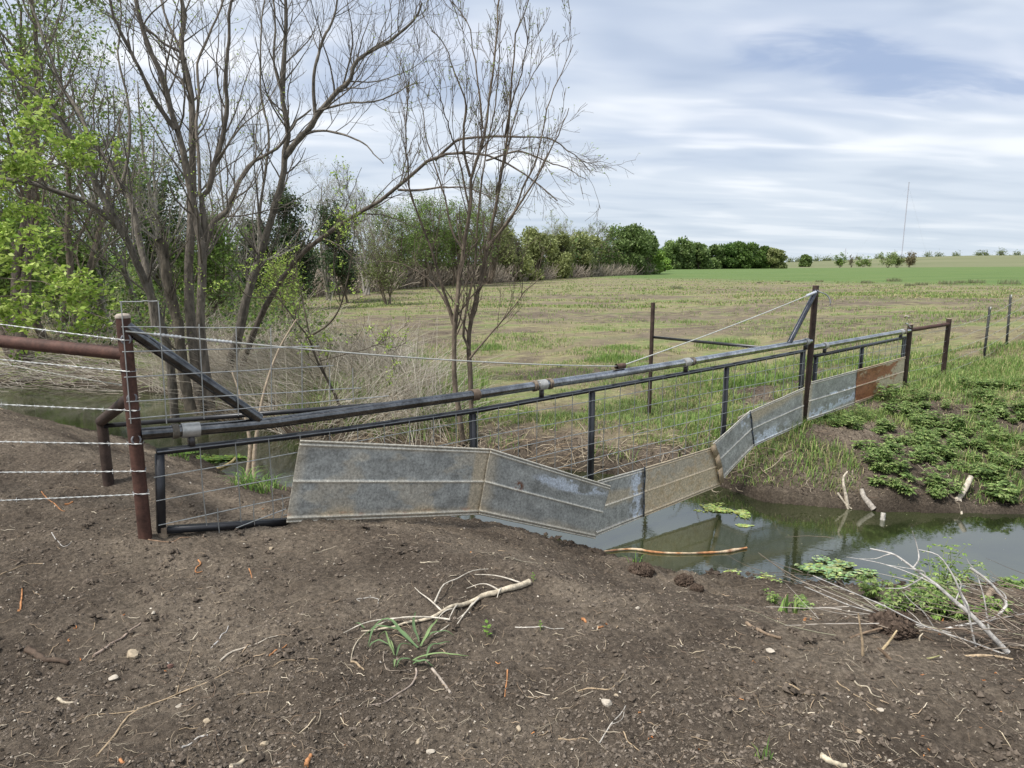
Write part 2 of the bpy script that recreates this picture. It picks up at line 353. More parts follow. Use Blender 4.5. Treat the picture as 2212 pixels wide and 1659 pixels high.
def height(x, y, detail=True):
    x = np.asarray(x, float); y = np.asarray(y, float)
    z = land(x, y)
    near = y < 40
    xs = x[near]; ys = y[near]
    if xs.size:
        wob = .16 * (fbm(xs * 1.7, ys * 1.7, 5, 3) - .5) * 2
        dn = pdist(xs, ys, near_edge); df = pdist(xs, ys, far_edge)
        yn = np.interp(xs, near_edge[:, 0], near_edge[:, 1]); yf = np.interp(xs, far_edge[:, 0], far_edge[:, 1])
        ins = (ys > yn) & (ys < yf) | ((xs > -6.1) & (xs < -5) & (ys > yn) & (ys < yf))
        isn = ys <= (yn + yf) / 2
        d = np.where(isn, dn, df) + wob * .6
        sd_ = np.where(ins, -np.minimum(dn, df), np.maximum(d, 0.002))
        wdt = np.where(isn, 2.3, 1.15 + 1.5 * sm(4.0, 5.6, xs))
        t_ = np.clip(sd_ / wdt, 0, 1)
        prof = np.where(isn, t_ ** (.86 + .28 * sm(-.1, .8, xs)), np.clip(1.35 * t_ - .35 * t_ ** 2, 0, 1) ** (.75 + .2 * sm(4.0, 5.5, xs)))
        zz_ = WATER + (z[near] - WATER) * prof
        zz_ = np.where(ins, WATER - .35 * sm(0, .7, -sd_) - .01, zz_)
        for a, b_, hh, rr in bumps: zz_ = zz_ + hh * np.exp(-((xs - a) ** 2 + (ys - b_) ** 2) / rr ** 2) * (~ins)
        if detail:
            amp = np.where(ins, .15, 1.0) * (1 - .6 * sm(9, 14, ys))
            dn_ = .09 * (fbm(xs * 1.3, ys * 1.3, 11, 3) - .5) + .03 * (fbm(xs * 2.5 + ys * 1.2, ys * 7 - xs * 3, 15, 3) - .5) + .055 * (fbm(xs * 6, ys * 6, 21, 3) - .5)
            r = fbm(xs * 22, ys * 22, 31, 3, .6); dn_ = dn_ + .030 * (r - .5) * (.5 + vn(xs * 2, ys * 2, 3)) + .012 * np.clip(vn(xs * 45, ys * 45, 41) - .55, 0, 1)
            bank = sm(1.6, .5, np.abs(sd_)) * (.5 + vn(xs * 1.1, ys * 1.1, 8))
            dn_ = dn_ + .09 * bank * (fbm(xs * 9, ys * 9, 51, 3, .6) - .45)
            k2 = sm(35, 25, ys)
            zz_ = zz_ + dn_ * amp * k2
        z = z.copy(); z[near] = zz_
    return z
def H(x, y): return float(height(np.array([x]), np.array([y]))[0])
def GP(u, v, lift=0.0):
    d = ray(u, v); ts = np.concatenate([np.arange(1.5, 14, .02), np.arange(14, 120, .25)])
    p = CAM + d * ts[:, None]; hgt = height(p[:, 0], p[:, 1]); k = np.argmax(p[:, 2] < hgt)
    q = p[k].copy() if p[k, 2] < hgt[k] else atZ(u, v, -.4)
    q[2] = max(H(q[0], q[1]), WATER) + lift; return q
xs = np.concatenate([-np.geomspace(7, 4000, 75)[::-1], np.arange(-6.98, 6.99, .0145), np.geomspace(7, 4000, 75)])
ys = np.concatenate([np.linspace(-12, 1.2, 24), np.arange(1.25, 6, .0145), np.arange(6, 13, .03), np.geomspace(13, 60, 130), np.geomspace(61, 4500, 70)])
gx, gy = np.meshgrid(xs, ys); fx_, fy_ = gx.ravel(), gy.ravel()
gz = height(fx_, fy_)
def bare(x, y):      # worn, trampled patches of the field
    p = 0
    for a, b_, rx_, ry_ in ((-3.6, 24, 5, 3), (-3.2, 18.5, 2.4, 1.6), (3.8, 26.5, 6, 2.2), (9.5, 19, 5, 4), (15, 30, 8, 5), (1.2, 13.2, 1.6, .9), (4.6, 11.4, 1.3, 1.4), (2, 40, 9, 3), (20, 48, 9, 4)):
        p = p + np.exp(-((x - a) / rx_) ** 2 - ((y - b_) / ry_) ** 2)
    return np.clip(sm(.46, .62, .33 * p + .36 + .55 * (fbm(x * .3, y * .55, 140, 5, .6) - .42)), 0, 1) * (y > 10) * sm(120, 80, y)
def side_far(x, y): return np.where(y < 40, sm(-.1, .5, y - np.interp(x, far_edge[:, 0], far_edge[:, 1])), 1.0)
veg = side_far(fx_, fy_) * (.25 + .75 * sm(.3, 1.3, fy_ - np.interp(fx_, far_edge[:, 0], far_edge[:, 1])))
veg = np.where((fx_ > 3.4) & (fy_ < 12), veg * sm(.35, .6, fbm(fx_ * .9, fy_ * .9, 77, 3) + .12 * (fx_ > 6)), veg)
veg = veg * (1 - .50 * bare(fx_, fy_))
cedge = 118 - 1.55 * fx_ + 6 * (vn(fx_ * .15, fy_ * 0, 4) - .5)
crop_m = sm(-14, 12, fy_ - cedge + 22 * (fbm(fx_ * .12, fy_ * .12, 16, 4) - .5)) * sm(-3, 6, fx_ - (-14 + fy_ * .21)) * (fy_ < 900)
crop_m = np.clip(crop_m, 0, 1)
past_m = sm(-12, 12, fy_ - (255 + .0 * fx_) - 60 * (fbm(fx_ * .01, fy_ * .01, 6, 2) - .5) - .12 * fx_)
nx, ny = len(xs), len(ys)
ii = (np.arange(ny - 1)[:, None] * nx + np.arange(nx - 1)[None]).ravel()
Q = np.stack([ii, ii + 1, ii + nx + 1, ii + nx], 1)
g = MB().add(np.stack([fx_, fy_, gz], 1), Q, None, np.stack([veg, crop_m, past_m], 1)).build('ground', M['ground'], org=(0, 0, 0))
tag(g, None, None, kind='structure')
wv = [(-58, 2, WATER), (58, 2, WATER), (58, 24, WATER), (-58, 24, WATER)]
tag(MB().add(wv, [(0, 1, 2, 3)]).build('creek_water', M['water'], org=(0, 0, 0)), None, None, kind='structure')

# ------------------------------------------------------------------ foliage generators
def nrm(v): return v / (np.linalg.norm(v, axis=-1, keepdims=True) + 1e-9)
def children(P, R, Mn, t0, t1, L0, L1, ang, lift, K, rr=.55, wob=.12, rmin=.0025, r=rng, rmax=9):
    """Mn branches off the paths P: length L0..L1, angle ang, curving up by lift."""
    N_, Kp, _ = P.shape
    ln = np.linalg.norm(np.diff(P, axis=1), axis=2).sum(1); idx = r.choice(N_, Mn, p=ln / ln.sum())
    tt = r.uniform(t0, t1, Mn); f = tt * (Kp - 1.001); i0 = f.astype(int); fr = (f - i0)[:, None]
    pos = P[idx, i0] * (1 - fr) + P[idx, i0 + 1] * fr; tan = nrm(P[idx, i0 + 1] - P[idx, i0])
    rad = np.minimum((R[idx, i0] * (1 - fr[:, 0]) + R[idx, i0 + 1] * fr[:, 0]) * rr * r.uniform(.7, 1.1, Mn), rmax)
    pv = r.normal(size=(Mn, 3)); pv[:, 2] += .3; pv = nrm(pv - (pv * tan).sum(1, keepdims=True) * tan)
    a = np.radians(ang) * r.uniform(.65, 1.3, Mn)[:, None]
    d = np.cos(a) * tan + np.sin(a) * pv
    Ls = r.uniform(L0, L1, Mn) * (1.15 - .55 * tt); step = (Ls / (K - 1))[:, None]
    out = np.empty((Mn, K, 3)); out[:, 0] = pos
    for k in range(1, K):
        d = nrm(d + np.array([0, 0, lift]) / K + r.normal(size=(Mn, 3)) * wob)
        out[:, k] = out[:, k - 1] + d * step
    rads = np.maximum(rad[:, None] * np.linspace(1, .3, K)[None], rmin)
    return out, rads
def leaves(mb, pts, size, cols, r=rng, droop=.0, wid=.5, up=.0):
    """one folded diamond leaf at every point; cols (m,3) palette."""
    n = len(pts); s = size * r.uniform(.6, 1.3, n)[:, None]
    d = r.normal(size=(n, 3)); d[:, 2] = d[:, 2] * .6 - droop + up; d = nrm(d)
    a = nrm(np.cross(d, r.normal(size=(n, 3)))); nn = np.cross(d, a)
    b_ = pts; tip = pts + d * s; mid = pts + d * s * .45
    V = np.stack([b_, mid + a * s * wid * .5 + nn * s * .1, tip, mid - a * s * wid * .5 + nn * s * .1], 1)
    cols = np.asarray(cols); c = cols[r.integers(0, len(cols), n)] * r.uniform(.75, 1.25, (n, 1))
    mb.add(V.reshape(-1, 3), np.arange(n * 4).reshape(-1, 4), None, np.repeat(c, 4, 0)); return mb
def along(P, n, r=rng, jit=.03, t0=.15):
    i = r.integers(0, len(P), n); f = r.uniform(t0, 1, n) * (P.shape[1] - 1.001); k = f.astype(int); fr = (f - k)[:, None]
    return P[i, k] * (1 - fr) + P[i, k + 1] * fr + r.normal(size=(n, 3)) * jit
def barkcol(n, base, r=rng, var=.2): return np.asarray(base)[None] * r.uniform(1 - var, 1 + var, (n, 1))

def px_path(pts, Y0, Y1=None, K=24, wob=.0, r=rng):
    Y1 = Y0 if Y1 is None else Y1; n = len(pts); p = np.array([atY(u, v, Y0 + (Y1 - Y0) * i / (n - 1)) for i, (u, v) in enumerate(pts)])
    return resample(p, K)
def guided_tree(label, limbs, cbase, n1, n2, n3, twigL, leafcols=None, nleaf=0, lsize=.03, name='bare_tree', group=None, seed=1, ang=38, lift=.9, ljit=.02, cat='tree', tk=.70, l1r=(.8, 2.0)):
    r = np.random.default_rng(seed)
    P = np.array([l[0] for l in limbs]); R = np.array([np.linspace(l[1], l[2], P.shape[1]) for l in limbs])
    P = P + np.cumsum(r.normal(size=P.shape) * .012, axis=1) * np.linspace(0, 1, P.shape[1])[None, :, None]
    R = R * tk * (1 + .06 * r.normal(size=R.shape))
    org = P[0, 0].copy(); org[2] = max(H(org[0], org[1]), WATER - .3)
    root = thing(name, label, cat, org, group)
    mb = MB(); tubes(mb, P, R, 10, barkcol(len(P), cbase, r)); mb.build('trunk', M['bark'], root)
    B1, R1 = children(P, R, n1, .25, .98, l1r[0], l1r[1], ang, lift, 12, .42, .10, .003, r, .017)
    B2, R2 = children(np.concatenate([B1]), R1, n2, .15, 1, twigL * .8, twigL * 1.6, ang + 4, lift * .8, 8, .5, .13, .0024, r)
    B3, R3 = children(B2, R2, n3, .1, 1, twigL * .25, twigL * .8, ang + 8, lift * .6, 5, .6, .16, .0018, r)
    mb = MB(); tubes(mb, B1, R1, 5, barkcol(len(B1), np.array(cbase) * .9, r)); tubes(mb, B2, R2, 4, barkcol(len(B2), np.array(cbase) * .95, r)); tubes(mb, B3, R3, 3, barkcol(len(B3), np.array(cbase) * 1.05, r))
    mb.build('branches', M['twig'], root)
    if nleaf:
        mb = MB(); pts = np.concatenate([B3[r.integers(0, len(B3), nleaf // 2), -1] + r.normal(size=(nleaf // 2, 3)) * ljit * .5, along(B3, nleaf - nleaf // 2, r, ljit)])
        leaves(mb, pts, lsize, leafcols, r); mb.build('leaves', M['leaf'], root)
    return root

GREEN = dict(spring=[(.30, .42, .07), (.38, .50, .10), (.22, .35, .055), (.44, .54, .14)],
             mid=[(.17, .27, .06), (.23, .33, .08), (.13, .21, .05)],
             dark=[(.06, .12, .03), (.09, .16, .04), (.05, .10, .028)],
             olive=[(.15, .19, .06), (.2, .24, .08), (.12, .15, .05)],
             cedar=[(.05, .09, .035), (.075, .12, .045), (.04, .07, .03)],
             pale=[(.26, .33, .12), (.32, .38, .16), (.2, .27, .08)])
def auto_tree(label, u, Y, vtop, cols, name='leafy_tree', group=None, seed=3, stems=3, spread=.25, n=(40, 260, 900), nleaf=2500, lsize=.09, cbase=(.16, .13, .10), vbase=None, wide=1.0, cat='tree', jit=.12, rt=None, full=0.0, low=.2):
    r = np.random.default_rng(seed); x = (u - 1106) / FPX / ray(u, 600)[1] * Y
    z0 = max(H(x, Y), WATER - .2); z1 = atY(u, vtop, Y)[2]; hh = max(z1 - z0, .6); base = np.array([x, Y, z0 - .1])
    root = thing(name, label, cat, (x, Y, z0), group); rt = rt or hh * .0125
    P = []; K = 12
    for s_ in range(stems):
        d = nrm(np.array([r.normal() * spread, r.normal() * spread, 1.0])); p = base + np.array([r.normal(), r.normal(), 0]) * rt * 1.6; pp = [p]
        for k in range(K - 1): d = nrm(d + np.array([*(r.normal(size=2) * .10), .12])); p = p + d * hh * .86 / (K - 1) * (1 if s_ == 0 else r.uniform(.75, 1)); pp.append(p)
        P.append(pp)
    P = np.array(P); R = np.tile(np.linspace(rt, rt * .16, K), (stems, 1))
    rm = max(.0028, Y * .00013)
    B1, R1 = children(P, R, n[0], low, .97, hh * .16 * wide, hh * .42 * wide, 48, .7, 8, .5, .13, rm * 1.3, r)
    B2, R2 = children(B1, R1, n[1], .2, 1, hh * .07 * wide, hh * .18 * wide, 45, .5, 6, .6, .16, rm, r)
    B3, R3 = children(B2, R2, n[2], .2, 1, hh * .03, hh * .09, 45, .4, 4, .6, .2, rm * .8, r)
    mb = MB(); tubes(mb, P, R, 7, barkcol(stems, cbase, r)); mb.build('trunk', M['bark'], root)
    mb = MB(); tubes(mb, B1, R1, 4, barkcol(len(B1), cbase, r)); tubes(mb, B2, R2, 3, barkcol(len(B2), cbase, r)); tubes(mb, B3, R3, 3, barkcol(len(B3), cbase, r)); mb.build('branches', M['twig'], root)
    if nleaf:
        mb = MB(); pts = along(B3, nleaf, r, jit)
        leaves(mb, pts, lsize, cols, r, wid=.6); mb.build('crown', M['leaf'], root)
    return root
def dense_tree(label, u, Y, vtop, halfw_px, cols, name='leafy_tree', group=None, seed=3, nl=2600, lsize=None, lobes=11, low=.12, cbase=(.12, .1, .08), cat='tree'):
    """full crown: leaves spread through many uneven lobes, with limbs inside."""
    r = np.random.default_rng(seed); x = (u - 1106) / FPX / ray(u, 560)[1] * Y; z0 = H(x, Y); hh = atY(u, vtop, Y)[2] - z0
    W = halfw_px / FPX * Y; root = thing(name, label, cat, (x, Y, z0), group); lsize = lsize or max(.12, Y * .0022)
    K = 8; P = np.array([[np.array([x, Y, z0 - .2]) + np.array([math.sin(a) * W * .35 * (k / (K - 1)), math.cos(a) * W * .35 * (k / (K - 1)), hh * .7 * k / (K - 1)]) for k in range(K)] for a in r.uniform(0, 6.3, 4)])
    R = np.tile(np.linspace(hh * .028, hh * .008, K), (4, 1)); B, RB = children(P, R, 50, .2, 1, hh * .15, hh * .35, 50, .5, 6, .6, .12, hh * .003, r)
    mb = MB(); tubes(mb, P, R, 6, barkcol(4, cbase, r)); mb.build('trunk', M['bark'], root)
    mb = MB(); tubes(mb, B, RB, 3, barkcol(50, cbase, r)); mb.build('branches', M['twig'], root)
    cen = []; rad = []
    for k in range(lobes):
        th = r.uniform(0, 6.28); f = (k + .5) / lobes; zc = low + (.86 - low) * f; ww = math.sqrt(max(0, 1 - ((f - .42) / .68) ** 2))
        rr_ = r.uniform(.25, .42); cen.append([x + math.cos(th) * W * (ww * .72) * r.uniform(.4, 1), Y + math.sin(th) * W * ww * .6 * r.uniform(.4, 1), z0 + hh * zc]); rad.append([W * rr_ * 1.25, W * rr_ * 1.25, hh * rr_ * .5])
    cen = np.array(cen); rad = np.array(rad); i = r.integers(0, lobes, nl)
    d = nrm(r.normal(size=(nl, 3))); q = r.uniform(0, 1, (nl, 1)) ** .45 * (1 + .12 * r.normal(size=(nl, 1)))
    pts = cen[i] + d * q * rad[i]; pts[:, 2] = z0 + .1 + np.abs(pts[:, 2] - z0 - .1)
    mb = MB(); s = lsize
    tint = r.uniform(.82, 1.2, lobes)[i]
    n = nl; dd = nrm(r.normal(size=(n, 3))); a = nrm(np.cross(dd, r.normal(size=(n, 3)))); sz = s * r.uniform(.6, 1.4, (n, 1))
    V = np.stack([pts - dd * sz, pts + a * sz * .7, pts + dd * sz, pts - a * sz * .7], 1)
    cc = np.asarray(cols)[r.integers(0, len(cols), n)] * (tint * r.uniform(.8, 1.2, n))[:, None]
    mb.add(V.reshape(-1, 3), np.arange(n * 4).reshape(-1, 4), None, np.repeat(cc, 4, 0)); mb.build('crown', M['leaf'], root, smooth=False)
    return root

def blades(mb, x, y, z, h, wd, cols, r=rng, lean=.5, seg=2):
    n = len(x); base = np.stack([x, y, z], 1); a = r.uniform(0, 6.283, n); dr = np.stack([np.cos(a), np.sin(a), 0 * a], 1)
    pr = np.stack([-np.sin(a), np.cos(a), 0 * a], 1); ln = (lean * r.uniform(.1, 1.3, n))[:, None]; h = np.asarray(h).reshape(-1, 1) * np.ones((n, 1)); wd = np.asarray(wd).reshape(-1, 1) * np.ones((n, 1))
    up = np.array([0, 0, 1.0]); m1 = base + up * h * .6 + dr * h * ln * .35; tp = base + up * h * (1 - .35 * np.clip(ln, 0, 1.5)) + dr * h * ln
    V = np.stack([base - pr * wd, base + pr * wd, m1 + pr * wd * .8, m1 - pr * wd * .8, tp], 1)
    o = np.arange(n)[:, None] * 5; mb.add(V.reshape(-1, 3), o + np.array([[0, 1, 2, 3]]), o + np.array([[3, 2, 4]]), np.repeat(cols, 5, 0)); return mb

# ------------------------------------------------------------------ pipe fence, water gap and its gates
PR = .0365
def post_mb(p, top, r=PR, tilt=(0, 0)):
    q = np.array(p, float); q[2] = top; q[0] += tilt[0]; q[1] += tilt[1]; p = np.array(p, float); p[2] -= .35
    return pipe(p, q, r, 24)
rustc = (.075, .036, .026); darkrust = (.055, .036, .028); blackc = (.48, .49, .50); greyp = (.12, .125, .14); weldc = (.16, .13, .11)
ST = np.array([-2.96, 4.72, H(-2.96, 4.72)]); 
# left corner of the fence
t = thing('pipe_fence_corner', 'rust brown pipe corner post with a pale cap and a rusty rail going left', 'fence post', (P0[0], P0[1], H(P0[0], P0[1])))
post_mb(P0, 1.315).build('post', M['rust'], t) if False else None
mb = post_mb(P0, 1.315); C_ = mb.C[0]
o = MB(); o.V = mb.V; o.Q = mb.Q; o.T = mb.T; o.n = mb.n; o.C = [np.tile(np.array(rustc), (len(v), 1)) for v in mb.V]; o = o.build('post', M['rust'], t)
def col_pipe(p, q, r, c, n=24): return pipe(p, q, r, n, None, c)
cap = MB(); tubes(cap, np.array([[S(0, 1.305), S(0, 1.317), S(0, 1.328), S(0, 1.332)]]), np.array([[PR * 1.06, PR * 1.1, PR * .8, .003]]), 20, (.36, .31, .26)); cap.build('post_cap', M['stone'], o)
LE = atY(0, 737, 3.86); RA = np.array([P0[0], P0[1], 1.105]); LX = RA + (LE - RA) * 3.4
col_pipe(RA, LX, PR, rustc).build('rail', M['rust'], t)
pb = ST.copy(); pb[2] = .45
br = MB(); pipe(P0 + np.array([0, 0, .86]), pb + np.array([-.005, 0, .03]), PR, 20, br, darkrust); br.build('brace', M['rust'], t)
st0 = ST.copy(); st0[2] -= .35; col_pipe(st0, pb + np.array([0, 0, .02]), PR, darkrust).build('brace_post', M['rust'], t)
for z, rr in ((.86, .016), (1.19, .02), (.62, .026)):
    wl_ = MB(); c_ = S(.0, z, PR * .8); pts = np.array([c_ + DIR * math.cos(a) * .022 + np.array([0, 0, math.sin(a) * .026]) for a in np.linspace(0, 6.28, 12)]); tubes(wl_, pts[None], np.full((1, 12), .006), 6, (.2, .2, .21)); wl_.build('weld_bead', M['tube'], t)
bar(pb + np.array([.02, -.01, 0]), F(862, 873) - NRM * .03, .03, .03, None, C=(.03, .031, .035)).build('cross_bar', M['tube'], t)
# end post off the left edge carrying the rail
q = LX + (RA - LX) * .02; tt = thing('pipe_fence_post', 'rust brown pipe post at the far end of the left rail', 'fence post', (q[0], q[1], H(q[0], q[1]))); col_pipe((q[0], q[1], H(q[0], q[1]) - .3), (q[0], q[1], 1.75), PR, rustc).build('post', M['rust'], tt)
# tall far-bank post with its own brace
zb = H(P1[0], P1[1])
t = thing('pipe_brace_post', 'tall dark pipe post on the far bank with a slanting brace', 'fence post', (P1[0], P1[1], zb))
col_pipe((P1[0], P1[1], zb - .3), S(7.45 + .005, 1.335), PR, darkrust).build('post', M['rust'], t)
col_pipe(S(7.43, 1.27, .02), F(1702, 745, 0) + np.array([0, 0, -.01]), .030, greyp).build('brace', M['pipe'], t)
# upstream post
U1 = GP(1405, 897); uz = H(2.09, 10.0); 
t = thing('pipe_post', 'slim dark pipe post alone in the field behind the gate, with a black bar', 'fence post', (2.09, 10, uz))
col_pipe((2.09, 10, uz - .3), (2.09, 10, 1.03), .030, darkrust).build('post', M['rust'], t)
bar(np.array([2.12, 9.97, .52]), F(1655, 752) - NRM * .05 + np.array([0, 0, 0]), .035, .035, None, C=(.03, .031, .034)).build('cross_bar', M['tube'], t)
# far H brace
sP2, sP3 = 10.33, 11.82
p2 = S(sP2, 0); p3 = S(sP3, 0); z2 = H(p2[0], p2[1]); z3 = H(p3[0], p3[1])
t = thing('pipe_fence_end', 'two short dark pipe posts joined by a rusty rail beyond the small gate', 'fence', (p2[0], p2[1], z2))
for s_, zz0, zt in ((sP2, z2, .70), (sP3, z3, .71)):
    a = S(s_, zz0 - .3); bq = S(s_, zt); pp_ = col_pipe(a, bq, PR, darkrust).build('post', M['rust'], t)
    cc = MB(); tubes(cc, np.array([[bq, bq + np.array([0, 0, .008]), bq + np.array([0, 0, .012])]]), np.array([[PR * 1.05, PR * .9, .003]]), 18, (.25, .2, .16)); cc.build('post_cap', M['stone'], pp_)
col_pipe(S(sP2, .615), S(sP3, .625), .030, rustc).build('rail', M['rust'], t)

# the long top rail with its diagonal brace and collars
zr = lambda s: np.interp(s, [0, .7, 2.4, 3.9, 5.2, 7.45], [.645, .60, .59, .595, .612, .655])
def collar(s0, ln, c, r, m_, parent, nm='collar', zf=zr, wrap=False):
    k = MB(); ss = np.linspace(-ln / 2, ln / 2, 6 if not wrap else 14)
    P_ = np.array([[S(s0 + d, zf(s0 + d)) for d in ss]]); R_ = np.full((1, len(ss)), r)
    if wrap: R_ = R_ + .004 * np.sin(np.arange(len(ss)) * 2.1)[None]
    tubes(k, P_, R_, 20, c, cap=True); return k.build(nm, M[m_], parent)
t = thing('top_rail', 'long shiny black pipe rail spanning the creek to the tall far post', 'pipe rail', S(0, zr(0)))
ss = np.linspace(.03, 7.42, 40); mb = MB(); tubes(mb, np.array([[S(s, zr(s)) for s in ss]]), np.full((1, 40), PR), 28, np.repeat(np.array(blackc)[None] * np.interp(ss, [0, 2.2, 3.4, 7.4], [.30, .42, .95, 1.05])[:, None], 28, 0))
col_pipe(F(268, 703), F(560, 905), PR * .95, (.15, .155, .16)).build('diagonal_brace', M['pipe'], t)
s1 = dict((n, float(np.dot(F(u, 830) - P0, DIR))) for n, u in dict(a=393, b=412, c=1026, d=1162, e=1183, f=1474, g=1489, h=1738).items())
def su(u, v): return float(np.dot(F(u, v) - P0, DIR))
collar(su(378, 931), .035, (.17, .15, .12), PR + .006, 'rust', t, wrap=True)
collar(su(1026, 853), .06, (.14, .105, .075), PR + .007, 'rust', t, wrap=True)
collar(su(1154, 834), .03, (.2, .16, .12), PR + .007, 'rust', t, wrap=True)
collar(su(1187, 828), .03, (.2, .16, .12), PR + .007, 'rust', t, wrap=True)
collar(su(1495, 779), .03, (.2, .17, .14), PR + .006, 'rust', t, wrap=True)
# weld spatter along the pipe where the mesh is tacked on
for k in range(26):
    s_ = rng.uniform(.75, 2.3); c_ = S(s_, zr(s_) + PR * .7, PR * .72); tubes(mb, np.array([[c_, c_ + DIR * rng.uniform(.02, .06)]]), np.full((1, 2), .0035), 5, (.3, .3, .31))
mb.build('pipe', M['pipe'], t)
cs = su(1340, 792)
k = MB(); tubes(k, np.array([[S(cs - .055, zr(cs) + PR + .028), S(cs + .055, zr(cs) + PR + .028)]]), np.full((1, 2), .026), 18, (.10, .06, .045)); tubes(k, np.array([[S(cs + .055, zr(cs) + PR + .028), S(cs - .055, zr(cs) + PR + .028)]]), np.full((1, 2), .021), 18, (.05, .03, .025)); k.build('cable_guide', M['rust'], t)
# short second rail
zr2 = lambda s: np.interp(s, [7.45, 10.33], [.565, .612])
t = thing('short_rail', 'shorter shiny pipe rail between the tall far post and the two low posts', 'pipe rail', S(7.5, .56))
col_pipe(S(7.47, zr2(7.47)), S(10.3, zr2(10.3)), PR * .92, blackc).build('pipe', M['pipe'], t)
collar(10.14, .03, (.2, .17, .14), PR + .004, 'rust', t, zf=zr2, wrap=True)

# --- gates
def hline(mb, s0, s1_, z0, z1_, off=.022, r=.0034, wav=.006, n=14, C=(.46, .47, .45)):
    ss = np.linspace(s0, s1_, n); z = np.linspace(z0, z1_, n) + wav * np.sin(ss * 2.3 + z0 * 9); tubes(mb, np.array([[S(a, b_, off) for a, b_ in zip(ss, z)]]), np.full((1, n), r), 5, C)
def vline(mb, s, zt, zb_, off=.026, r=.0033, C=(.36, .37, .36)):
    tubes(mb, np.array([[S(s, zt, off), S(s + rng.normal() * .004, (zt + zb_) / 2, off), S(s + rng.normal() * .006, zb_, off)]]), np.full((1, 3), r), 5, C)
def paint_panel(kind, A, B, seed):
    """colour over panel coordinates A (along) and B (down): stains, dirt, paint marks, worn ribs with painted highlights, darker lines between paired ribs."""
    zinc = np.array([.42, .43, .405]); tan = np.array([.56, .47, .33]); rust = np.array([.27, .10, .045]); white = np.array([.60, .66, .74]); 
    n1 = fbm(A * 5, B * 3, seed, 5, .6); n2 = fbm(A * 16, B * 9, seed + 9, 4, .6); n3 = fbm(A * 40, B * 26, seed + 19, 3, .6)
    c = zinc[None] * (.45 + .75 * n2 + .35 * (n1 - .5))[:, None]
    def mixc(c, k, m_): m_ = np.clip(m_, 0, 1)[:, None]; return c * (1 - m_) + k[None] * (.8 + .4 * n3)[:, None] * m_
    edge = sm(.13, .0, B + .10 * (n1 - .5)) * .5 + sm(.80, 1.0, B + .22 * (n1 - .5))
    if kind == 'long': c = mixc(c, tan, edge * .95 + .35 * sm(.5, .62, n1)); c = mixc(c, tan * .95, sm(.90, .925, A - .0 + .01 * (n1 - .5)) * .8); c = mixc(c, tan, sm(.06, 0, A) * .5); c = mixc(c, rust * 1.3, sm(.60, .72, n2) * sm(.84, .93, B) * .5)
    if kind == 'paint': c = mixc(c, tan, edge * .55 + sm(.1, 0, A + .08 * (n1 - .5)) * .6); c = mixc(c, white, sm(.36, .2, np.hypot((A - .66) / .95, (B - .27 + .12 * A) / .38) + .16 * (n1 - .5)) * sm(.36, .50, n2) * .85); c = mixc(c, rust * .6, sm(.05, .02, np.hypot(A - .25, (B - .43) * .5)) * sm(.4, .5, n3))
    if kind == 'patch': c = mixc(c, tan, sm(.2, .05, np.abs(B - .42) + .2 * (n1 - .5)) * .7 + edge * .3 + sm(.1, 0, A) * .5); c = mixc(c, white, sm(.62, .85, A + .3 * (n1 - .5)) * sm(.40, .50, n2))
    if kind == 'tan': c = mixc(c, tan, .62 + sm(.25, .6, B + .4 * (n1 - .5)) * .55); c = mixc(c, tan * np.array([.85, .72, .55]), sm(.52, .66, n2) * .45)
    if kind == 'corner': c = mixc(c, white, sm(.5, .62, n2) * sm(.55, .9, A) * sm(.5, .2, B)); c = mixc(c, tan, edge * .3)
    if kind == 'far': c = mixc(c, tan, sm(.32, .12, B + .25 * A - .16 + .12 * (n1 - .5)) * .75 + sm(.95, .99, A) * .6); c = mixc(c, white, sm(.42, .52, n2) * sm(.5, .2, np.abs(A - .28)) * sm(.62, .78, B))
    if kind == 'blue': c = mixc(c, tan, edge * .5 + sm(.07, .03, A) * .6 + sm(.95, .98, A) * .5); c = mixc(c, white, sm(.40, .50, n2) * (sm(.15, .06, np.abs(B - .80 + .15 * (A - .5))) + sm(.05, .02, np.abs(B - .47)) * sm(.3, .5, A))*.95)
    if kind == 'rust': c = mixc(c, tan, np.full(A.shape, .85)); c = mixc(c, rust * 1.15, sm(.46, .60, n1 + .42 * (.50 - A) + .12 * (n2 - .5)) * .95); c = mixc(c, rust * .55, sm(.55, .66, n2) * sm(.7, .4, A) * .6)
    rib = np.maximum.reduce([sm(.022, .008, np.abs(B - b0)) for b0 in (.012, .06, .5, .945, .988)])
    wear_hilite = np.array([.66, .62, .52]) if kind not in ('tan', 'rust') else np.array([.60, .49, .33])  # worn cream rib tone, brightened so highlights are painted into it
    c = c * (1 - .85 * rib[:, None]) + wear_hilite[None] * (.7 + .5 * n2)[:, None] * .85 * rib[:, None]
    gap = np.maximum(sm(.012, .004, np.abs(B - .036)), sm(.012, .004, np.abs(B - .967)))  # darker lines between the paired ribs at top and bottom
    return c * (1 - .55 * gap[:, None])
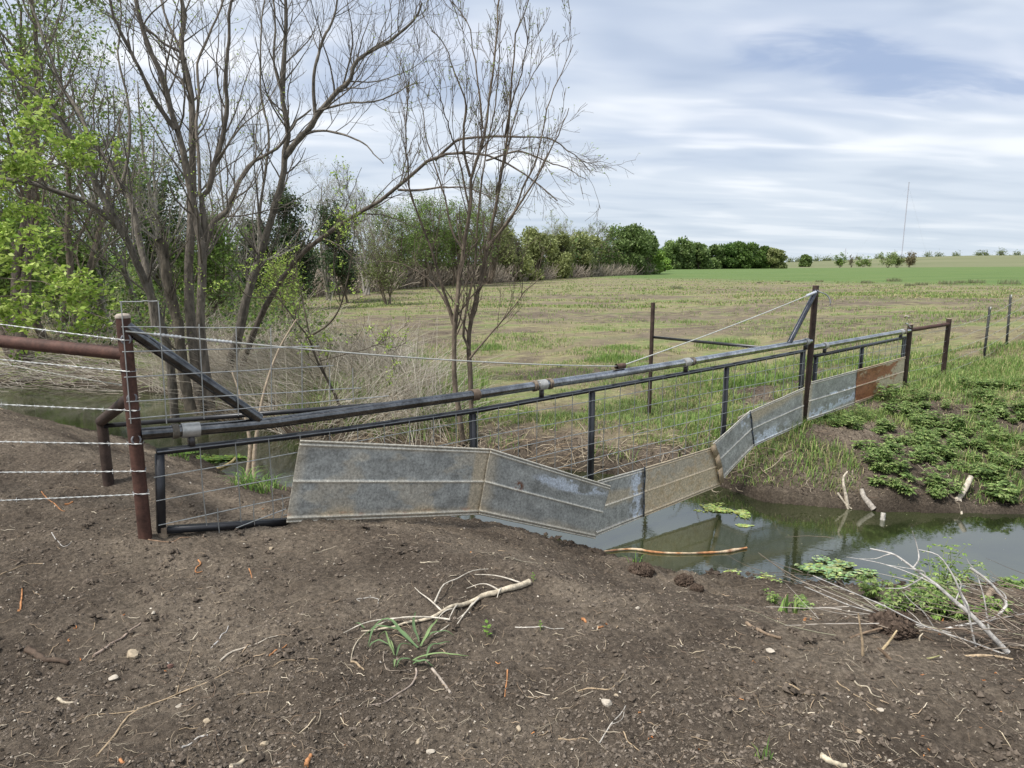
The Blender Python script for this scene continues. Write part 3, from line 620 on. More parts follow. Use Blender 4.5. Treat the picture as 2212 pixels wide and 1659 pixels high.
def panel(name, kind, tl, tr, brr, bl, off, seed, parent, label=None, skewtop=0):
    tl, tr, brr, bl = [F(*q, off) for q in (tl, tr, brr, bl)]
    na, nb = max(60, int(np.linalg.norm(tr - tl) / .009)), 110
    a = np.linspace(0, 1, na); bb = np.linspace(0, 1, nb); A, B = np.meshgrid(a, bb); A = A.ravel(); B = B.ravel()
    V = (tl[None] * (1 - A)[:, None] + tr[None] * A[:, None]) * (1 - B)[:, None] + (bl[None] * (1 - A)[:, None] + brr[None] * A[:, None]) * B[:, None]
    ridge = sum(.011 * np.exp(-((B - b0) / .013) ** 2) for b0 in (.014, .06, .5, .94, .986))
    dent = .012 * (fbm(A * 2.5, B * 2, seed + 50, 3) - .5) * np.minimum(1, 6 * np.minimum(A, 1 - A)) + .008 * np.sin(B * 6.28) * (vn(A * 1.5, B * 0, seed) - .5)
    V = V + NRM[None] * (ridge + dent)[:, None]
    V[:, 2] += .004 * (vn(A * 3, B * 0, seed + 3) - .5)
    ii = (np.arange(nb - 1)[:, None] * na + np.arange(na - 1)[None]).ravel()
    o = MB().add(V, np.stack([ii, ii + na, ii + na + 1, ii + 1], 1), None, paint_panel(kind, A, B, seed)).build(name, M['zinc'], parent, solid=.0025)
    if label: o['label'] = label
    return o
t = thing('water_gap_gate', 'long flood gate of black tube and wire mesh with six tin panels', 'flood gate', S(.1, .5))
ztop = lambda s: np.interp(s, [.1, 1.1, 2.3, 3.65, 5.7, 7.3], [.525, .482, .462, .478, .508, .542])
ss = np.linspace(.10, 7.30, 20); bc = (.028, .029, .033)
mb = MB()
for a, b_ in zip(ss[:-1], ss[1:]): bar(S(a, ztop(a)), S(b_, ztop(b_)), .04, .034, mb, C=bc)
mb.build('top_bar', M['tube'], t)
mb = MB(); tubes(mb, np.array([[S(s, ztop(s) + .004, .024) for s in ss]]), np.full((1, 20), .005), 6, (.22, .23, .24)); mb.build('tack_rod', M['wire'], t)
bar(S(.115, .51), S(.085, .04), .045, .045, None, up=NRM, C=bc).build('side_bar', M['tube'], t)
bar(S(.11, .045), S(.86, -.085), .04, .04, None, C=bc).build('bottom_bar', M['tube'], t)
mb = MB(); pipe(S(.095, .068), S(.092, .0), .027, 14, mb, (.27, .21, .15)); mb.build('corner_fitting', M['rust'], t)
bar(S(7.27, .54), S(7.30, -.30), .05, .045, None, up=NRM, C=bc).build('side_bar', M['tube'], t)
for s_, zb_ in ((2.33, -.2), (3.64, -.55), (5.69, -.8)):
    bar(S(s_, ztop(s_) - .02, 0), S(s_ + .005, zb_, 0), .045, .04, None, up=NRM, C=bc).build('upright', M['tube'], t)
for s_, ln in ((su(411, 928), .1), (su(1170, 831), .085), (su(1482, 781), .085), (su(1741, 738), .06)):
    sv_ = collar(s_, ln, (.48, .47, .44) if s_ > .3 and ln > .06 else (.4, .4, .38), PR + .0085, 'wire', t, 'sleeve')
    bar(S(s_, zr(s_) - PR, .0), S(s_, ztop(s_) + .015, .0), .012 if s_ > 1 else .03, .06 if s_ < 1 else .05, None, up=NRM, C=(.06, .055, .055)).build('hanger', M['tube'], sv_)
bot = lambda s: np.interp(s, [.1, .9, 2.4, 3.75, 4.4, 5.6, 6.3, 7.3], [.05, -.05, -.3, -.85, -.8, -.7, -.35, -.25])
mb = MB()
hz_ = [(.385, .39), (.235, .25), (.085, .115)]
for z0_, z1_ in hz_: hline(mb, .07, 7.28, z0_, z1_)
for z_, sa, sb in ((-.03, .8, 7.28), (-.17, 1.6, 7.2), (-.31, 2.4, 6.7), (-.46, 3.0, 6.2), (-.6, 3.2, 5.9)): hline(mb, sa, sb, z_, z_ + .02)
hline(mb, .5, .82, -.04, .01)
for s_ in np.arange(.33, 7.25, .203): vline(mb, s_, ztop(s_) + .01, bot(s_))
for s_ in (.4, .62, .8): vline(mb, s_, .12, -.04)
mb.build('wire_mesh', M['wire'], t)
panel('tin_panel', 'long', (648, 950), (1061, 969), (1035, 1112), (617.5, 1130), .045, 11, t, 'longest grey tin panel with a muddy lower edge, leftmost')
panel('tin_panel', 'paint', (1060, 969), (1319, 1049), (1285, 1164), (1033, 1112), .062, 12, t, 'grey tin panel sloping down to the water with a chalky white smear')
panel('tin_panel', 'patch', (1290, 1038), (1393, 1009), (1391, 1116), (1277, 1162), .040, 13, t, 'short grey and tan tin panel at the lowest point')
panel('tin_panel', 'tan', (1392, 1009), (1541, 965), (1555, 1050), (1390, 1116), .055, 14, t, 'tan weathered tin panel over the water')
panel('tin_panel', 'corner', (1539, 957), (1620.5, 885), (1629, 963), (1557, 1039), .067, 15, t, 'steeply rising blue grey tin panel')
panel('tin_panel', 'far', (1612, 891), (1737, 836), (1733.6, 916.7), (1627, 965), .045, 16, t, 'grey tin panel next to the tall post with a tan top edge')
# folded tan strip and tar seams
def strip(pts, w_, off, c, nm, mm): 
    k = MB(); P_ = np.array([F(u, v, off) for u, v in pts]); 
    for a, b_ in zip(P_[:-1], P_[1:]): bar(a, b_, .006, w_, k, up=DIR, C=c)
    return k.build(nm, M[mm], t)
strip([(1540, 962), (1549, 985), (1556, 1012), (1560, 1044)], .075, .085, (.30, .23, .15), 'folded_strip', 'zinc')
strip([(1392.5, 1008), (1393.5, 1030), (1391, 1060), (1391.5, 1090), (1390.5, 1116)], .016, .064, (.03, .04, .055), 'seam', 'tube')
strip([(1620, 888), (1624, 905), (1625, 930), (1628, 950), (1629, 964)], .016, .074, (.03, .04, .055), 'seam', 'tube')
k = MB(); bar(F(1594, 904, .04), F(1622, 890, .04), .01, .03, k, C=(.4, .36, .28)); k.build('rib_end', M['zinc'], t)

t = thing('small_water_gate', 'short mesh gate with one grey and one rusty tin panel', 'flood gate', S(7.6, .48))
zt2 = lambda s: np.interp(s, [7.58, 10.2], [.455, .515])
mb = MB(); bar(S(7.56, zt2(7.56)), S(10.2, zt2(10.2)), .04, .034, mb, C=bc); mb.build('top_bar', M['tube'], t)
for s_, zb_ in ((7.6, -.38), (8.83, .1), (10.17, -.24)): bar(S(s_, zt2(s_) - .015), S(s_, zb_), .045, .04, None, up=NRM, C=bc).build('upright', M['tube'], t)
for s_ in (7.80, 10.03):
    sv_ = collar(s_, .07, (.5, .49, .46), PR + .006, 'wire', t, 'sleeve', zf=zr2); bar(S(s_, zr2(s_) - PR), S(s_, zt2(s_) + .01), .012, .045, None, up=NRM, C=(.07, .065, .065)).build('hanger', M['tube'], sv_)
mb = MB()
for z_ in (.36, .24, .12, .0): hline(mb, 7.55, 10.2, z_, z_ + .04)
for s_ in np.arange(7.75, 10.2, .195): vline(mb, s_, zt2(s_), 0)
mb.build('wire_mesh', M['wire'], t)
panel('tin_panel', 'blue', (1751.6, 824.4), (1855, 797.3), (1848, 872.5), (1742, 910), .045, 17, t, 'blue grey tin panel with chalky white scrawls')
panel('tin_panel', 'rust', (1853, 797.8), (1955, 770), (1949, 836), (1846, 872.8), .055, 18, t, 'half rusty red, half tan tin panel')

# panel of cattle mesh standing on top of the rail by the corner post
t = MB(); 
for u0, v0, u1, v1 in ((258, 652, 340, 650), (262, 706, 562, 708), (264, 760, 690, 748), (268, 815, 720, 790), (273, 868, 780, 838), (278, 905, 840, 855)):
    a = F(u0, v0, .035); b_ = F(u1, v1, .035); n_ = 10; P_ = np.array([a + (b_ - a) * k_ / (n_ - 1) for k_ in range(n_)]); P_[1:-1, 2] += rng.normal(size=n_ - 2) * .0015; tubes(t, P_[None], np.full((1, n_), .0034), 5, (.46, .47, .46))
for u0, v0, u1, v1 in ((261, 650, 283, 915), (342, 650, 360, 915), (430, 700, 441, 905), (510, 705, 515, 898), (585, 708, 587, 890), (652, 742, 653, 882), (712, 785, 713, 876), (762, 795, 763, 868)):
    tubes(t, np.array([[F(u0, v0, .041), F(u1, v1, .041)]]), np.full((1, 2), .0033), 5, (.36, .37, .36))
tag(t.build('mesh_panel', M['wire'], org=S(.3, .65)), 'grey square wire mesh panel standing on the rail beside the rusty corner post', 'wire mesh')

# braided cable with its wrapped ends
kb = S(0, 1.235, .035); gd = S(cs, zr(cs) + PR + .028); ke = S(7.44, 1.265, .03)
def cable(a, b_, sag, n=30): q = np.array([a + (b_ - a) * k_ / (n - 1) for k_ in range(n)]); x_ = np.linspace(0, 1, n); q[:, 2] -= sag * 4 * x_ * (1 - x_); return q
t = thing('steel_cable', 'pale braided cable dipping from the corner post to the rail and up again', 'cable', kb)
mb = MB(); q1 = cable(kb, gd, .045); q2 = cable(gd, ke, .02); tubes(mb, q1[None], np.full((1, 30), .0052), 6, (.55, .55, .50)); tubes(mb, q2[None], np.full((1, 30), .0058), 6, (.58, .58, .53)); strand_ = mb.build('strand', M['wire'], t)
def wrap(q, i0, i1, nm, c, r): 
    k = MB(); P_ = resample(q[i0:i1], 22); R_ = .0105 + .0028 * np.sin(np.arange(22) * 1.9); tubes(k, P_[None], R_[None] * r, 8, c, cap=True); return k.build(nm, M['wire'], strand_)
wrap(q1, 1, 3, 'wrapped_end', (.62, .62, .60), .9); wrap(q1, 3, 5, 'wrapped_end', (.65, .65, .63), .9); wrap(q2, 27, 30, 'wrapped_end', (.6, .62, .66), 1.5)
mb = MB(); tl_ = np.array([S(7.48, 1.27, -.02), S(7.62, 1.25, -.03), S(7.78, 1.21, -.02), S(7.84, 1.13, 0), S(7.845, 1.07, 0)]); tubes(mb, resample(tl_, 14)[None], np.full((1, 14), .009), 6, (.45, .45, .46)); mb.build('loose_tail', M['wire'], t)
mb = MB(); tl_ = np.array([S(10.3, .66, .02), S(10.15, .72, .03), S(10.08, .73, .03)]); tubes(mb, resample(tl_, 8)[None], np.full((1, 8), .009), 6, (.6, .6, .62)); tag(mb.build('cable_scrap', M['wire']), 'short pale frayed wire end at the low post after the small gate', 'wire scrap')

# barbed wires
def barbed(a, b_, sag, n, label, name='barbed_wire', group=None, r=.0022, barb=.12, c=(.50, .51, .50), ext=None):
    q = cable(np.array(a, float), np.array(b_, float), sag, n); L = np.linalg.norm(q[-1] - q[0]); tl = nrm(q[-1] - q[0]); a1 = nrm(np.cross(tl, [0, 0, 1])); a2 = np.cross(a1, tl)
    nn = int(L / .02); P_ = resample(q, nn, False); ph = np.arange(nn) * 1.15; mb = MB()
    tubes(mb, (P_ + (np.cos(ph)[:, None] * a1 + np.sin(ph)[:, None] * a2) * r * 1.1)[None], np.full((1, nn), r), 4, c)
    tubes(mb, (P_ - (np.cos(ph)[:, None] * a1 + np.sin(ph)[:, None] * a2) * r * 1.1)[None], np.full((1, nn), r), 4, c)
    for s_ in np.arange(.05, L, barb):
        p = q[0] + (q[-1] - q[0]) * s_ / L; p = P_[min(nn - 1, int(s_ / L * nn))]
        for _ in range(2): d = nrm(rng.normal(size=3)); d = nrm(d - (d @ tl) * tl * .7); tubes(mb, np.array([[p - d * .014, p + d * .014]]), np.array([[.0012, .0012]]), 3, c)
        tubes(mb, np.array([[p - tl * .006, p + tl * .006]]), np.full((1, 2), r * 2), 5, c)
    return tag(mb.build(name, M['wire']), label, 'barbed wire', group)
rows = [(698, 734), (774, 802), (871, 887), (951.7, 959), (1018, 1018), (1079, 1067)]
nmz = ['topmost barbed wire on the left, running just above the rusty rail', 'second barbed wire from the top on the left, just below the rusty rail', 'third barbed wire from the top on the left, crossing the kinked brace', 'fourth barbed wire from the top on the left, at the height of the cross bar', 'fifth barbed wire from the top on the left, across the bare mound', 'lowest barbed wire on the left, nearest the dark soil']
for (v0, v1), lb in zip(rows, nmz):
    a = atY(0, v0, 3.86); bq = atY(262 + (v1 - 734) * .155, v1, 3.66); bq2 = bq + (bq - a) * .03; a = bq + (a - bq) * 3.3
    barbed(a, bq2, .008, 60, lb, group='barbed wires left of the corner post')
    k = MB(); zc = bq[2]; an = np.linspace(0, 6.28 * 1.2, 22); k_ = np.stack([P0[0] + (PR + .003) * np.cos(an), P0[1] + (PR + .003) * np.sin(an), zc + .006 * np.sin(an * .7)], 1)
    tubes(k, k_[None], np.full((1, 22), .002), 4, (.5, .5, .5)); tag(k.build('wire_tie', M['wire']), 'wire loop round the rusty corner post ending the ' + lb.split(',')[0].replace(' on the left', ''), 'wire tie', 'wire loops on the corner post')
barbed(atY(60, 762, 5.2) + np.array([-1.2, .3, .05]), F(262, 838) + np.array([0, .06, 0]), .02, 40, 'loose thin wire sagging behind the left fence', c=(.42, .42, .36), barb=.4)

# studded steel posts and five wires going up the field
tpos = [(8.65, 12.17), (9.62, 12.95), (10.46, 13.62), (11.7, 14.8), (13.1, 15.8)]
def tpost(x, y, label, g, hh=.98, lean=(0, 0)):
    z = H(x, y); t = thing('steel_post', label, 'fence post', (x, y, z), g); d = np.array([lean[0], lean[1], 0])
    mb = MB(); bar((x, y, z - .3), np.array([x, y, z + hh]) + d, .034, .006, mb, up=NRM, C=(.04, .042, .04)); bar(np.array([x, y, z - .3]) - NRM * .018, np.array([x, y, z + hh]) + d - NRM * .018, .006, .034, mb, up=NRM, C=(.04, .042, .04))
    for k in np.linspace(.1, .92, 12): p = np.array([x, y, z + hh * k]) + d * k + NRM * .008; bar(p, p + np.array([0, 0, .012]), .012, .012, mb, up=NRM, C=(.07, .08, .075))
    mb.build('shaft', M['rust'], t)
    mb = MB(); p = np.array([x, y, z + hh * .93]) + d; bar(p, p + np.array([0, 0, hh * .07]), .037, .012, mb, up=NRM, C=(.42, .42, .40)); mb.build('painted_tip', M['rust'], t)
lbs = ['dark studded steel post, first beyond the low pipe posts on the right', 'dark studded steel post, second beyond the low pipe posts', 'dark studded steel post at the right edge of the photo', 'dark studded steel post, fourth in the line going up the field', 'dark studded steel post, fifth in the line going up the field']
for (x, y), lb in zip(tpos, lbs): tpost(x, y, lb, 'steel posts going up the field', lean=(rng.normal() * .03, 0))
fr = [.08, .27, .46, .66, .88]
for k, lb in zip(fr, ['lowest', 'second lowest', 'middle', 'second highest', 'highest']):
    pts = [S(sP2, z2 + .9 * k), S(sP3, z3 + .92 * k)] + [np.array([x, y, H(x, y) + .95 * k]) for x, y in tpos]
    mb = MB()
    for a, b_ in zip(pts[:-1], pts[1:]):
        q = cable(a, b_, .012, 12); tubes(mb, q[None], np.full((1, 12), .0034), 4, (.46, .46, .42))
        for s_ in np.linspace(0, 1, 9)[1:-1]: p = a + (b_ - a) * s_; d = nrm(rng.normal(size=3)) * .016; tubes(mb, np.array([[p - d, p + d]]), np.full((1, 2), .0016), 3, (.46, .46, .42))
    tag(mb.build('barbed_wire', M['wire'], org=pts[0]), f'{lb} of the five barbed wires between the low pipe posts and the steel posts', 'barbed wire', 'barbed wires on the right')

# ------------------------------------------------------------------ creekside trees traced limb by limb
def Z(pts): return [(x * .4298, y * .4298) for x, y in pts]             # limb outlines, first survey sheet
def Zs(pts): return [(658.3 + x * .496, y * .496) for x, y in pts]      # second survey sheet
K = 24
def limb(pts, Y0, Y1, r0, r1): return (px_path(pts, Y0, Y1, K), r0, r1)
ASH = (.125, .110, .09)
limbsA = [limb(Z([(880, 2120), (850, 1800), (790, 1580), (690, 1340), (620, 1190), (560, 1090), (490, 960), (420, 820), (330, 660), (220, 520), (100, 400), (0, 310), (-120, 200)]), 10.9, 10.0, .11, .035),
    limb(Z([(590, 1140), (530, 1085), (440, 1020), (330, 980), (200, 935), (90, 915), (-60, 905), (-200, 930)]), 10.6, 9.4, .07, .025),
    limb(Z([(780, 1640), (740, 1380), (700, 1220), (660, 1020), (590, 900), (520, 780), (430, 640), (390, 540), (300, 420), (250, 250), (180, 60), (120, -120)]), 11.1, 12, .085, .022),
    limb(Z([(600, 960), (640, 820), (660, 650), (655, 480), (620, 300), (640, 80), (620, -100)]), 11.3, 12.3, .04, .012)]
guided_tree('big bare tree leaning left, its long limb reaching the left edge', limbsA, ASH, 60, 300, 800, .45, GREEN['spring'], 900, .04, seed=21, name='bare_tree', l1r=(.8, 2.2))
limbsB = [limb(Z([(1010, 2080), (990, 1850), (960, 1640), (950, 1400), (965, 1100), (970, 800), (955, 560), (935, 400), (910, 250), (940, 130), (900, -80)]), 11.0, 11.6, .14, .045),
    limb(Z([(1060, 2050), (1030, 1850), (1005, 1640), (1010, 1450), (1015, 1260), (985, 1130), (965, 1040), (925, 880), (890, 690), (840, 540), (790, 350), (730, 220), (680, 70), (640, -80)]), 10.6, 10.0, .115, .04),
    limb(Z([(1015, 1270), (1030, 1140), (1010, 990), (1050, 940), (1065, 830), (1100, 720), (1130, 560), (1125, 420), (1130, 290), (1140, 150), (1135, 0), (1180, -80)]), 10.5, 10.2, .07, .025),
    limb(Z([(880, 650), (820, 570), (760, 480), (720, 400), (650, 260), (600, 160), (560, 50), (545, -60)]), 10.2, 9.6, .05, .02),
    limb(Z([(1010, 1320), (1070, 1120), (1140, 1060), (1200, 920), (1280, 810), (1400, 735), (1460, 640), (1540, 560)]), 11.2, 12.2, .075, .02),
    limb(Z([(1005, 990), (1000, 800), (990, 640), (1000, 480), (990, 330), (1050, 180), (1100, 60), (1110, -60)]), 10.8, 11.4, .04, .018),
    limb(Z([(930, 300), (880, 180), (830, 60), (800, -60)]), 11.4, 11.8, .04, .018), limb(Z([(905, 260), (800, 200), (700, 80), (660, 0)]), 11.3, 11, .035, .012)]
guided_tree('tall many-stemmed bare tree with thick trunks behind the mesh panel', limbsB, (.14, .12, .098), 80, 420, 1100, .42, GREEN['spring'], 700, .04, seed=22, l1r=(.8, 2.2))
limbsC = [limb(Z([(960, 2060), (920, 1860), (900, 1640), (860, 1480), (838, 1330), (815, 1190)]), 10.4, 10.3, .125, .10)]
guided_tree('thick stub of a trunk cut off square at head height, with thin shoots', limbsC, (.10, .085, .065), 14, 60, 120, .3, GREEN['spring'], 160, .03, seed=23, name='tree_stump', l1r=(.3, .9), cat='tree stump')
limbsD = [limb(Z([(1130, 1900), (1190, 1720), (1240, 1500), (1320, 1250), (1380, 1050), (1420, 900), (1430, 780), (1450, 640), (1415, 540), (1425, 380), (1445, 200), (1450, 60), (1440, -80)]), 12.2, 12.0, .125, .035),
    limb(Z([(1430, 790), (1500, 700), (1560, 640), (1600, 570), (1700, 450), (1760, 400), (1787, 300), (1930, 210), (2071, 93), (2120, 0)]), 12.0, 11.2, .08, .02),
    limb(Z([(1585, 590), (1575, 450), (1580, 370), (1610, 250), (1690, 80), (1730, -60)]), 11.8, 11.6, .045, .02),
    limb(Z([(1420, 480), (1385, 330), (1385, 150), (1370, 0), (1360, -90)]), 12.0, 12.4, .035, .018),
    limb(Z([(1500, 690), (1600, 660), (1750, 690), (1850, 740), (1960, 850)]), 11.9, 11.4, .035, .01),
    limb(Z([(1330, 1240), (1300, 1100), (1340, 700), (1290, 500), (1280, 250), (1290, 60), (1320, -60)]), 12.4, 13, .04, .015),
    limb(Z([(1590, 560), (1740, 520), (1900, 500), (2010, 430), (2080, 400)]), 11.7, 11.1, .03, .008)]
guided_tree('leaning bare tree right of the trunk cluster, forking against the sky', limbsD, ASH, 95, 520, 1300, .45, GREEN['spring'], 150, .03, seed=24, l1r=(.7, 2.0), ang=40)
limbsE = [limb([(520, 800), (560, 690), (610, 600), (655, 545), (700, 511), (760, 470), (822, 436), (881, 387), (946, 342), (1055, 347), (1130, 385), (1205, 445)], 12.6, 10.6, .085, .012),
    limb([(940, 346), (975, 312), (1000, 298), (1100, 292), (1204, 297), (1278, 355)], 11.4, 10.6, .035, .008),
    limb([(860, 410), (905, 411), (1010, 406), (1090, 442)], 11.6, 10.9, .03, .008),
    limb([(1050, 347), (1120, 330), (1200, 370), (1262, 400)], 11, 10.6, .025, .007)]
guided_tree('long bare limb arching low to the right with drooping twigs', limbsE, (.12, .10, .08), 45, 210, 420, .35, GREEN['spring'], 200, .03, seed=25, l1r=(.5, 1.4), lift=-.25, ang=32)

SAP = (.12, .095, .07)
Yp = 8.9
limbsF = [limb(Zs([(690, 1930), (670, 1780), (650, 1640), (655, 1400), (690, 1080), (715, 900), (720, 760), (760, 640), (790, 420), (820, 200), (830, 0), (840, -60)]), Yp, 8.7, .042, .008),
    limb(Zs([(735, 1930), (725, 1780), (720, 1620), (715, 1450), (770, 1200), (790, 1080), (830, 850), (870, 600), (880, 400), (890, 200), (930, 100), (960, 10)]), Yp, 9.2, .040, .007),
    limb(Zs([(720, 770), (690, 640), (690, 450), (640, 300), (600, 150), (555, 110)]), 8.8, 8.4, .02, .005),
    limb(Zs([(660, 1420), (600, 1250), (560, 1100), (500, 950), (450, 800), (440, 600), (445, 330)]), 8.9, 8.3, .02, .005),
    limb(Zs([(790, 1090), (870, 980), (1000, 780), (1070, 620), (1120, 450)]), 9.0, 8.5, .02, .005),
    limb(Zs([(795, 1070), (900, 950), (960, 800), (1010, 700), (1060, 450), (1155, 200)]), 9.0, 9.6, .018, .005),
    limb(Zs([(835, 830), (870, 700), (900, 560), (960, 400), (1020, 290)]), 9.1, 9.6, .015, .005),
    limb(Zs([(720, 1560), (830, 1420), (920, 1300), (1000, 1180)]), 8.9, 8.5, .016, .005),
    limb(Zs([(650, 1420), (600, 1290), (500, 1180), (400, 1130), (290, 1100)]), 8.9, 9.3, .018, .005),
    limb(Zs([(690, 1090), (640, 1000), (600, 800), (560, 640), (540, 480), (530, 390)]), 8.8, 9.3, .016, .005),
    limb(Zs([(715, 900), (670, 700), (620, 560), (580, 430), (570, 370)]), 8.8, 8.3, .014, .005),
    limb(Zs([(775, 560), (760, 400), (730, 200), (700, 60), (660, 0)]), 8.8, 9.0, .014, .005), limb(Zs([(870, 600), (900, 450), (950, 260), (940, 120)]), 9.1, 8.8, .014, .005),
    limb(Zs([(715, 1520), (690, 1430), (740, 1160), (750, 940), (800, 620), (850, 300), (860, 60)]), 8.9, 9.3, .018, .005)]
guided_tree('slender budding sapling with two thin stems right behind the long rail in the middle', limbsF, SAP, 170, 700, 800, .20, GREEN['pale'], 1100, .032, name='sapling', seed=26, tk=.95, l1r=(.4, 1.3), ang=27, lift=1.2, cat='sapling', ljit=.012)
limbsG = [limb([(745, 905), (725, 855), (705, 810), (690, 780), (668, 725), (640, 690), (600, 640), (560, 600)], 9.7, 9.2, .035, .006),
    limb([(668, 728), (720, 690), (745, 620), (765, 520), (775, 430)], 9.6, 9.4, .022, .005), limb([(668, 722), (655, 650), (640, 560), (650, 480)], 9.6, 9.9, .018, .005),
    limb([(735, 650), (720, 560), (745, 470), (790, 380)], 9.5, 9.0, .014, .004), limb([(690, 780), (760, 760), (830, 745), (870, 770)], 9.6, 9.0, .012, .004), limb([(600, 640), (540, 640), (500, 600), (460, 560)], 9.3, 9, .012, .004)]
guided_tree('small crooked sapling with yellow green leaves between the reeds and the rail', limbsG, (.075, .062, .045), 45, 180, 260, .2, GREEN['spring'], 1500, .04, name='sapling', seed=27, l1r=(.3, .8), ang=45, lift=.5, cat='sapling', ljit=.03)

# leafy boughs reaching in from the left
limbsH = [limb([(-420, 950), (-380, 700), (-330, 500), (-300, 300), (-280, 100)], 8.4, 8.6, .12, .05),
    limb([(-340, 720), (-200, 690), (-60, 650), (60, 640), (150, 655), (235, 690)], 8.4, 7.6, .03, .006), limb([(-350, 680), (-180, 640), (-40, 600), (50, 600), (120, 610)], 8.4, 7.3, .03, .006),
    limb([(-360, 800), (-200, 780), (-40, 745), (60, 745), (150, 735), (200, 720)], 8.4, 7.8, .03, .006), limb([(-300, 400), (-150, 330), (-30, 300), (70, 310), (160, 345)], 8.5, 7.6, .03, .006),
    limb([(-290, 300), (-150, 220), (-40, 190), (50, 230), (110, 290)], 8.5, 7.3, .03, .006), limb([(-300, 480), (-120, 430), (0, 400), (60, 420), (110, 440)], 8.5, 8.0, .025, .006)]
guided_tree('elm with fresh bright green leafy boughs reaching in at the left edge', limbsH, (.13, .11, .08), 90, 320, 700, .22, GREEN['spring'], 11000, .068, name='leafy_tree', seed=28, l1r=(.3, .9), ang=42, lift=.1, ljit=.045)

# ------------------------------------------------------------------ mid-distance trees behind
T_ = 'trees on the far side of the creek'
gr_, br_ = (.26, .24, .21), (.15, .125, .10)
for a in [
    ('dark green leafy tree filling the top left corner', 20, 15, -330, GREEN['mid'], dict(stems=4, n=(70, 400, 1200), nleaf=9500, lsize=.10, spread=.3, seed=31)),
    ('half leafed tree leaning beside the dark green corner tree', 115, 19, -60, GREEN['mid'], dict(stems=3, n=(40, 200, 700), nleaf=4800, lsize=.10, seed=32, spread=.3)),
    ('pale grey bare tree with fine twigs left of the many-stemmed tree', 215, 22, 60, GREEN['olive'], dict(stems=4, n=(55, 300, 1100), nleaf=2600, lsize=.08, seed=33, cbase=gr_)),
    ('grey bare tree directly behind the many-stemmed trunks', 330, 24, 90, GREEN['olive'], dict(stems=4, n=(55, 300, 1100), nleaf=2200, lsize=.08, seed=34, cbase=gr_)),
    ('leafy green tree glimpsed between the leftmost trunks', 60, 23, 330, GREEN['mid'], dict(stems=3, n=(60, 360, 900), nleaf=9000, lsize=.12, seed=35)),
    ('dark leafy tree behind the cut stub', 355, 27, 300, GREEN['dark'], dict(stems=3, n=(60, 400, 900), nleaf=11000, lsize=.13, seed=36, wide=.9)),
    ('tall thin bare tree between the trunk cluster and the leaning tree', 500, 28, 235, GREEN['olive'], dict(stems=3, n=(60, 400, 1300), nleaf=900, lsize=.08, seed=37, cbase=gr_)),
    ('green leafed tree low between the trunks and the leaning tree', 440, 24, 440, GREEN['mid'], dict(stems=3, n=(50, 300, 700), nleaf=7000, lsize=.11, seed=38)),
    ('dark cedar left of the leaning trunk base', 560, 30, 455, GREEN['cedar'], dict(stems=1, n=(90, 500, 900), nleaf=8000, lsize=.12, seed=39, name='cedar', wide=.75, spread=.05)),
    ('tall dark cedar right of the leaning trunk', 655, 31, 405, GREEN['cedar'], dict(stems=1, n=(100, 600, 1000), nleaf=10000, lsize=.12, seed=40, name='cedar', wide=.75, spread=.05, low=.05)),
    ('dark cedar beside the arching limb', 748, 36, 430, GREEN['cedar'], dict(stems=1, n=(80, 500, 900), nleaf=7000, lsize=.13, seed=41, name='cedar', wide=.7, spread=.05, low=.05)),
    ('pale budding tree between the two tallest cedars', 705, 38, 340, GREEN['pale'], dict(stems=4, n=(60, 400, 1600), nleaf=1800, lsize=.07, seed=42, cbase=gr_)),
    ('pale budding tree rising behind the arching limb', 790, 44, 365, GREEN['pale'], dict(stems=4, n=(60, 400, 1600), nleaf=1800, lsize=.08, seed=43, cbase=gr_)),
    ('low leafy tree at the far left behind the elm boughs', -10, 17, 420, GREEN['mid'], dict(stems=4, n=(60, 360, 900), nleaf=9500, lsize=.10, seed=44)),
    ('small green tree behind the leftmost rail', 150, 21, 440, GREEN['mid'], dict(stems=4, n=(60, 360, 900), nleaf=8000, lsize=.10, seed=45)),
    ('bright green young tree right of the leaning trunk base', 625, 20, 520, GREEN['spring'], dict(stems=4, n=(40, 240, 600), nleaf=2200, lsize=.06, seed=46, wide=1.0)),
    ('olive budding tree behind the yellow green sapling', 840, 34, 500, GREEN['olive'], dict(stems=4, n=(60, 300, 900), nleaf=3500, lsize=.09, seed=47)),
    ]:
    kw = dict(a[5]); nm = kw.pop('name', 'leafy_tree' if kw['nleaf'] > 2500 else 'bare_tree'); auto_tree(a[0], a[1], a[2], a[3], a[4], name=nm, group=T_, **kw)
